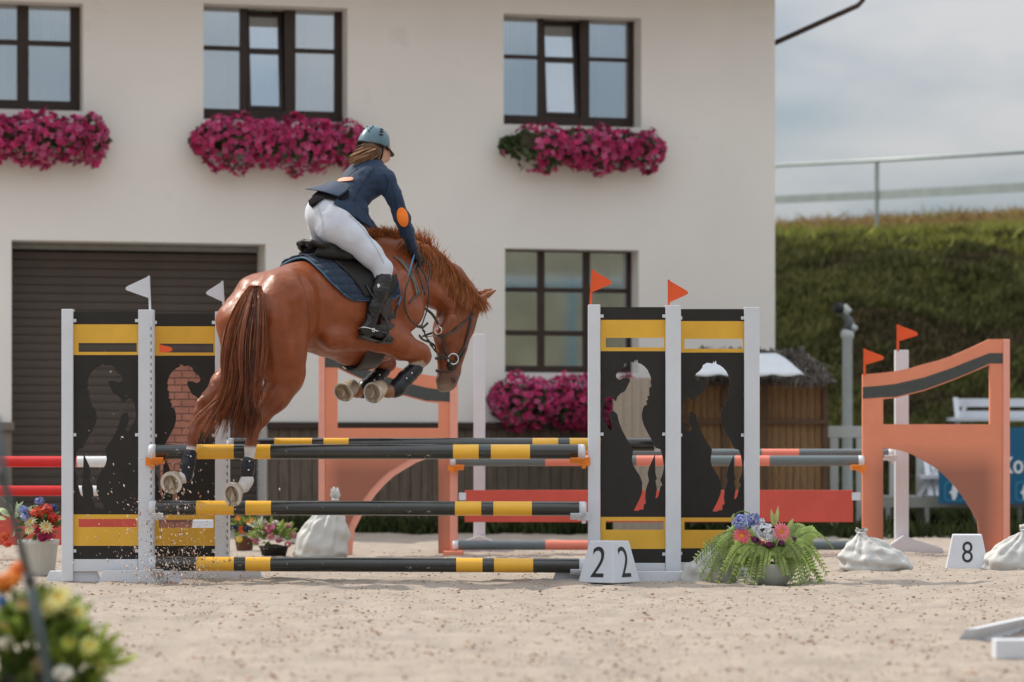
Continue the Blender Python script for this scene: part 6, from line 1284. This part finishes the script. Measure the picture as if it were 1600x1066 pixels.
bouquet(t, Zr_, [('c', 422, 826, 8, (.68, .20, .33), -.1), ('c', 415, 820, 6, (.75, .35, .45), 0), ('c', 448, 823, 7, (.72, .25, .38), 0), ('c', 423, 838, 6, (.72, .22, .35), -.12), ('c', 436, 844, 5, (.7, .25, .38), -.1), ('c', 395, 838, 6, (.78, .45, .5), 0), ('c', 400, 846, 5, (.72, .25, .38), 0), ('c', 458, 836, 6, (.75, .35, .45), 0), ('c', 450, 850, 5, (.7, .25, .35), -.1), ('c', 437, 832, 6, (.78, .4, .48), 0), ('c', 410, 834, 5, (.75, .65, .62), -.05), ('c', 430, 817, 5, (.8, .7, .68), 0)], [(427, 840, 34, 24, 190, (.22, .32, .08), .08), (405, 825, 16, 14, 40, (.5, .55, .42), .06)])

# ---------------------------------------------------------------- foreground, out of focus
Z0_ = 11.0; t = thing('flowering_plant', 'large blurred clump of green leaves with yellow and orange flowers in the near left corner', 'plant', (px(60, 0, Z0_)[0], Z0_, 0))
leaves(px(45, 1010, Z0_), (.22, .2, .17), 330, t, (.16, .23, .04), .085); leaves(px(130, 1045, Z0_), (.12, .15, .12), 160, t, (.32, .40, .06), .09); leaves(px(60, 960, Z0_), (.12, .14, .08), 90, t, (.22, .28, .06), .08); leaves(px(40, 1110, Z0_), (.28, .2, .28), 420, t, (.10, .15, .03), .09)
for (k, u, v, r, c, dy) in (('g', 140, 1010, 18, (.70, .70, .2), -.15), ('g', 160, 1040, 14, (.6, .62, .2), -.1), ('c', 30, 890, 14, (.80, .22, .04), 0), ('g', 92, 935, 24, (.80, .72, .28), -.12), ('g', 75, 950, 18, (.75, .68, .3), -.1), ('g', 120, 958, 18, (.72, .70, .25), -.05), ('c', 18, 905, 14, (.82, .28, .04), -.05), ('c', 5, 915, 15, (.7, .25, .04), 0), ('c', 2, 940, 9, (.10, .25, .6), -.1), ('g', 35, 948, 16, (.55, .38, .22), -.1), ('c', 10, 1005, 13, (.80, .75, .62), -.15), ('g', 8, 985, 16, (.62, .40, .22), -.1), ('c', 98, 1052, 14, (.85, .82, .74), -.18), ('g', 60, 928, 14, (.6, .62, .15), 0), ('g', 135, 985, 14, (.45, .5, .08), 0), ('g', 108, 1005, 15, (.5, .58, .1), -.15), ('c', 60, 1040, 14, (.30, .22, .10), -.15)):
    p = px(u, v, Z0_+dy); rr_ = r/F*Z0_
    if k == 'g': gerbera(p, (rng.normal(0, .4), -1, .6), rr_, t, [c, tuple(np.array(c)*.85)], (.75, .5, .03), 'flower', 2, 12)
    else: cluster(p, rr_, 60, t, c, 'bloom', rr_*.4)
mb = MB(); mb.lathe((px(50, 0, Z0_)[0], Z0_, 0), [(.12, 0), (.16, .12), (.17, .14), (.15, .14), (.12, .12)], 30); mb.build('pot', MATS['pot_dark'], t, True)
mat('rod_grey', (.06, .08, .085), .4, .1, metal=.3); Zr2 = 10.0; t = thing('thin_rod', 'thin grey metal rod leaning in front of the near left flowers', 'rod', px(75, 1110, Zr2)); mb = MB(); mb.tube([px(-6, 650, Zr2), px(8, 760, Zr2), px(46, 905, Zr2)], .012, 8); mb.tube([px(46, 905, Zr2), px(66, 1010, Zr2), px(84, 1100, Zr2), px(100, 1220, Zr2)], .016, 8); mb.build('rod', MATS['rod_grey'], t, True)
mb = MB(); mb.lathe(px(46, 907, Zr2), [(.014, -.02), (.019, -.01), (.019, .015), (.012, .025)], 12, (.25, 0, -1)); mb.build('clamp', MATS['strap'], t, True); mb = MB(); mb.lathe(px(2, 742, Zr2), [(.012, -.02), (.016, 0), (.012, .03)], 12, (.2, 0, -1)); mb.build('clamp', MATS['strap'], t, True)
Zc_ = 15.0; t = thing('fence_foot', 'white wooden fence foot lying in the sand at the lower right', 'fence foot', px(1560, 1005, Zc_)); a = [Vector(px(u, v, Z)) for u, v, Z in ((1492, 1008, 14.9), (1508, 983, 14.9), (1690, 945, 17.2), (1690, 985, 17.2))]
mb = MB(); mb.prism(a, (.07, .06, 0)); mb.build('beam', MATS['white_paint'], t, bev=.004); mb = MB(); boxpx(mb, 1556, 1700, 1000, 1030, 13.9, .12); mb.build('block', MATS['white_paint'], t, bev=.004)

# ---------------------------------------------------------------- kicked-up sand
def spray():
    n = 1200; k = rng.random(n); u = np.where(k < .5, rng.normal(250, 38, n), np.where(k < .85, rng.normal(300, 30, n), rng.uniform(110, 440, n))); v = 915-np.abs(rng.normal(0, 1, n))*np.where(k < .85, 75, 120); Z = rng.uniform(21.35, 21.85, n); far_ = rng.random(n) < .3; Z[far_] = rng.uniform(21.1, 21.5, far_.sum())
    X_ = (u-800)/F*Z; z_ = np.maximum(EYE-(v-705)/F*Z, .005); s = .0012+.0055*rng.random(n)**3.5+.001; M = rand_rot(n); dd = np.stack([rng.normal(.35, .35, n), rng.normal(0, .2, n), rng.normal(-.9, .3, n)], 1); M = face_rot(dd)[:, :, [2, 0, 1]]; TV = np.array([(2.0, 0, 0), (-2.0, 0, 0), (0, 1, 0), (0, -1, 0), (0, 0, 1), (0, 0, -1)])*1.; TF = [(0, 2, 4), (2, 1, 4), (1, 3, 4), (3, 0, 4), (2, 0, 5), (1, 2, 5), (3, 1, 5), (0, 3, 5)]
    c = np.array([[.62, .50, .42]])*rng.uniform(.7, 1.2, (n, 1)); dk = rng.random(n) < .16; c[dk] = np.array([.30, .14, .08])*rng.uniform(.7, 1.2, (dk.sum(), 1)); o = scatter('flying_sand', TV, TF, np.stack([X_, Z, z_], 1), s, M, MATS['chip'], cols=c, origin=(-2.6, 21.6, 0)); props(o, 'grains and clods of sand kicked up beneath the hind hooves', 'sand spray', kind='stuff')
spray()
# tent behind the photographer, mirrored in the lower window
t = thing('marquee', 'white and blue marquee mirrored in the ground floor window', 'tent', (24, -8, 0))
mb = MB(); mb.add([(14, -5, 5.3), (33, -5, 5.7), (32, -13, 6.1), (15, -13, 5.8)], [(0, 1, 2, 3)]); solid(mb.build('roof', MATS['awning'], t), .03)
mb = MB(); mb.bar((14, -5, 5.2), (33, -5, 5.6), .1, .12); mb.build('valance', MATS['banner_light'], t)
for x, y, h in ((14, -5, 5.3), (18.5, -5, 5.4), (25, -5, 5.5), (33, -5, 5.7), (15, -13, 5.8), (32, -13, 6.1)): mb = MB(); mb.tube([(x, y, 0), (x, y, h)], .08); mb.build('tent_pole', MATS['banner_light'], t)
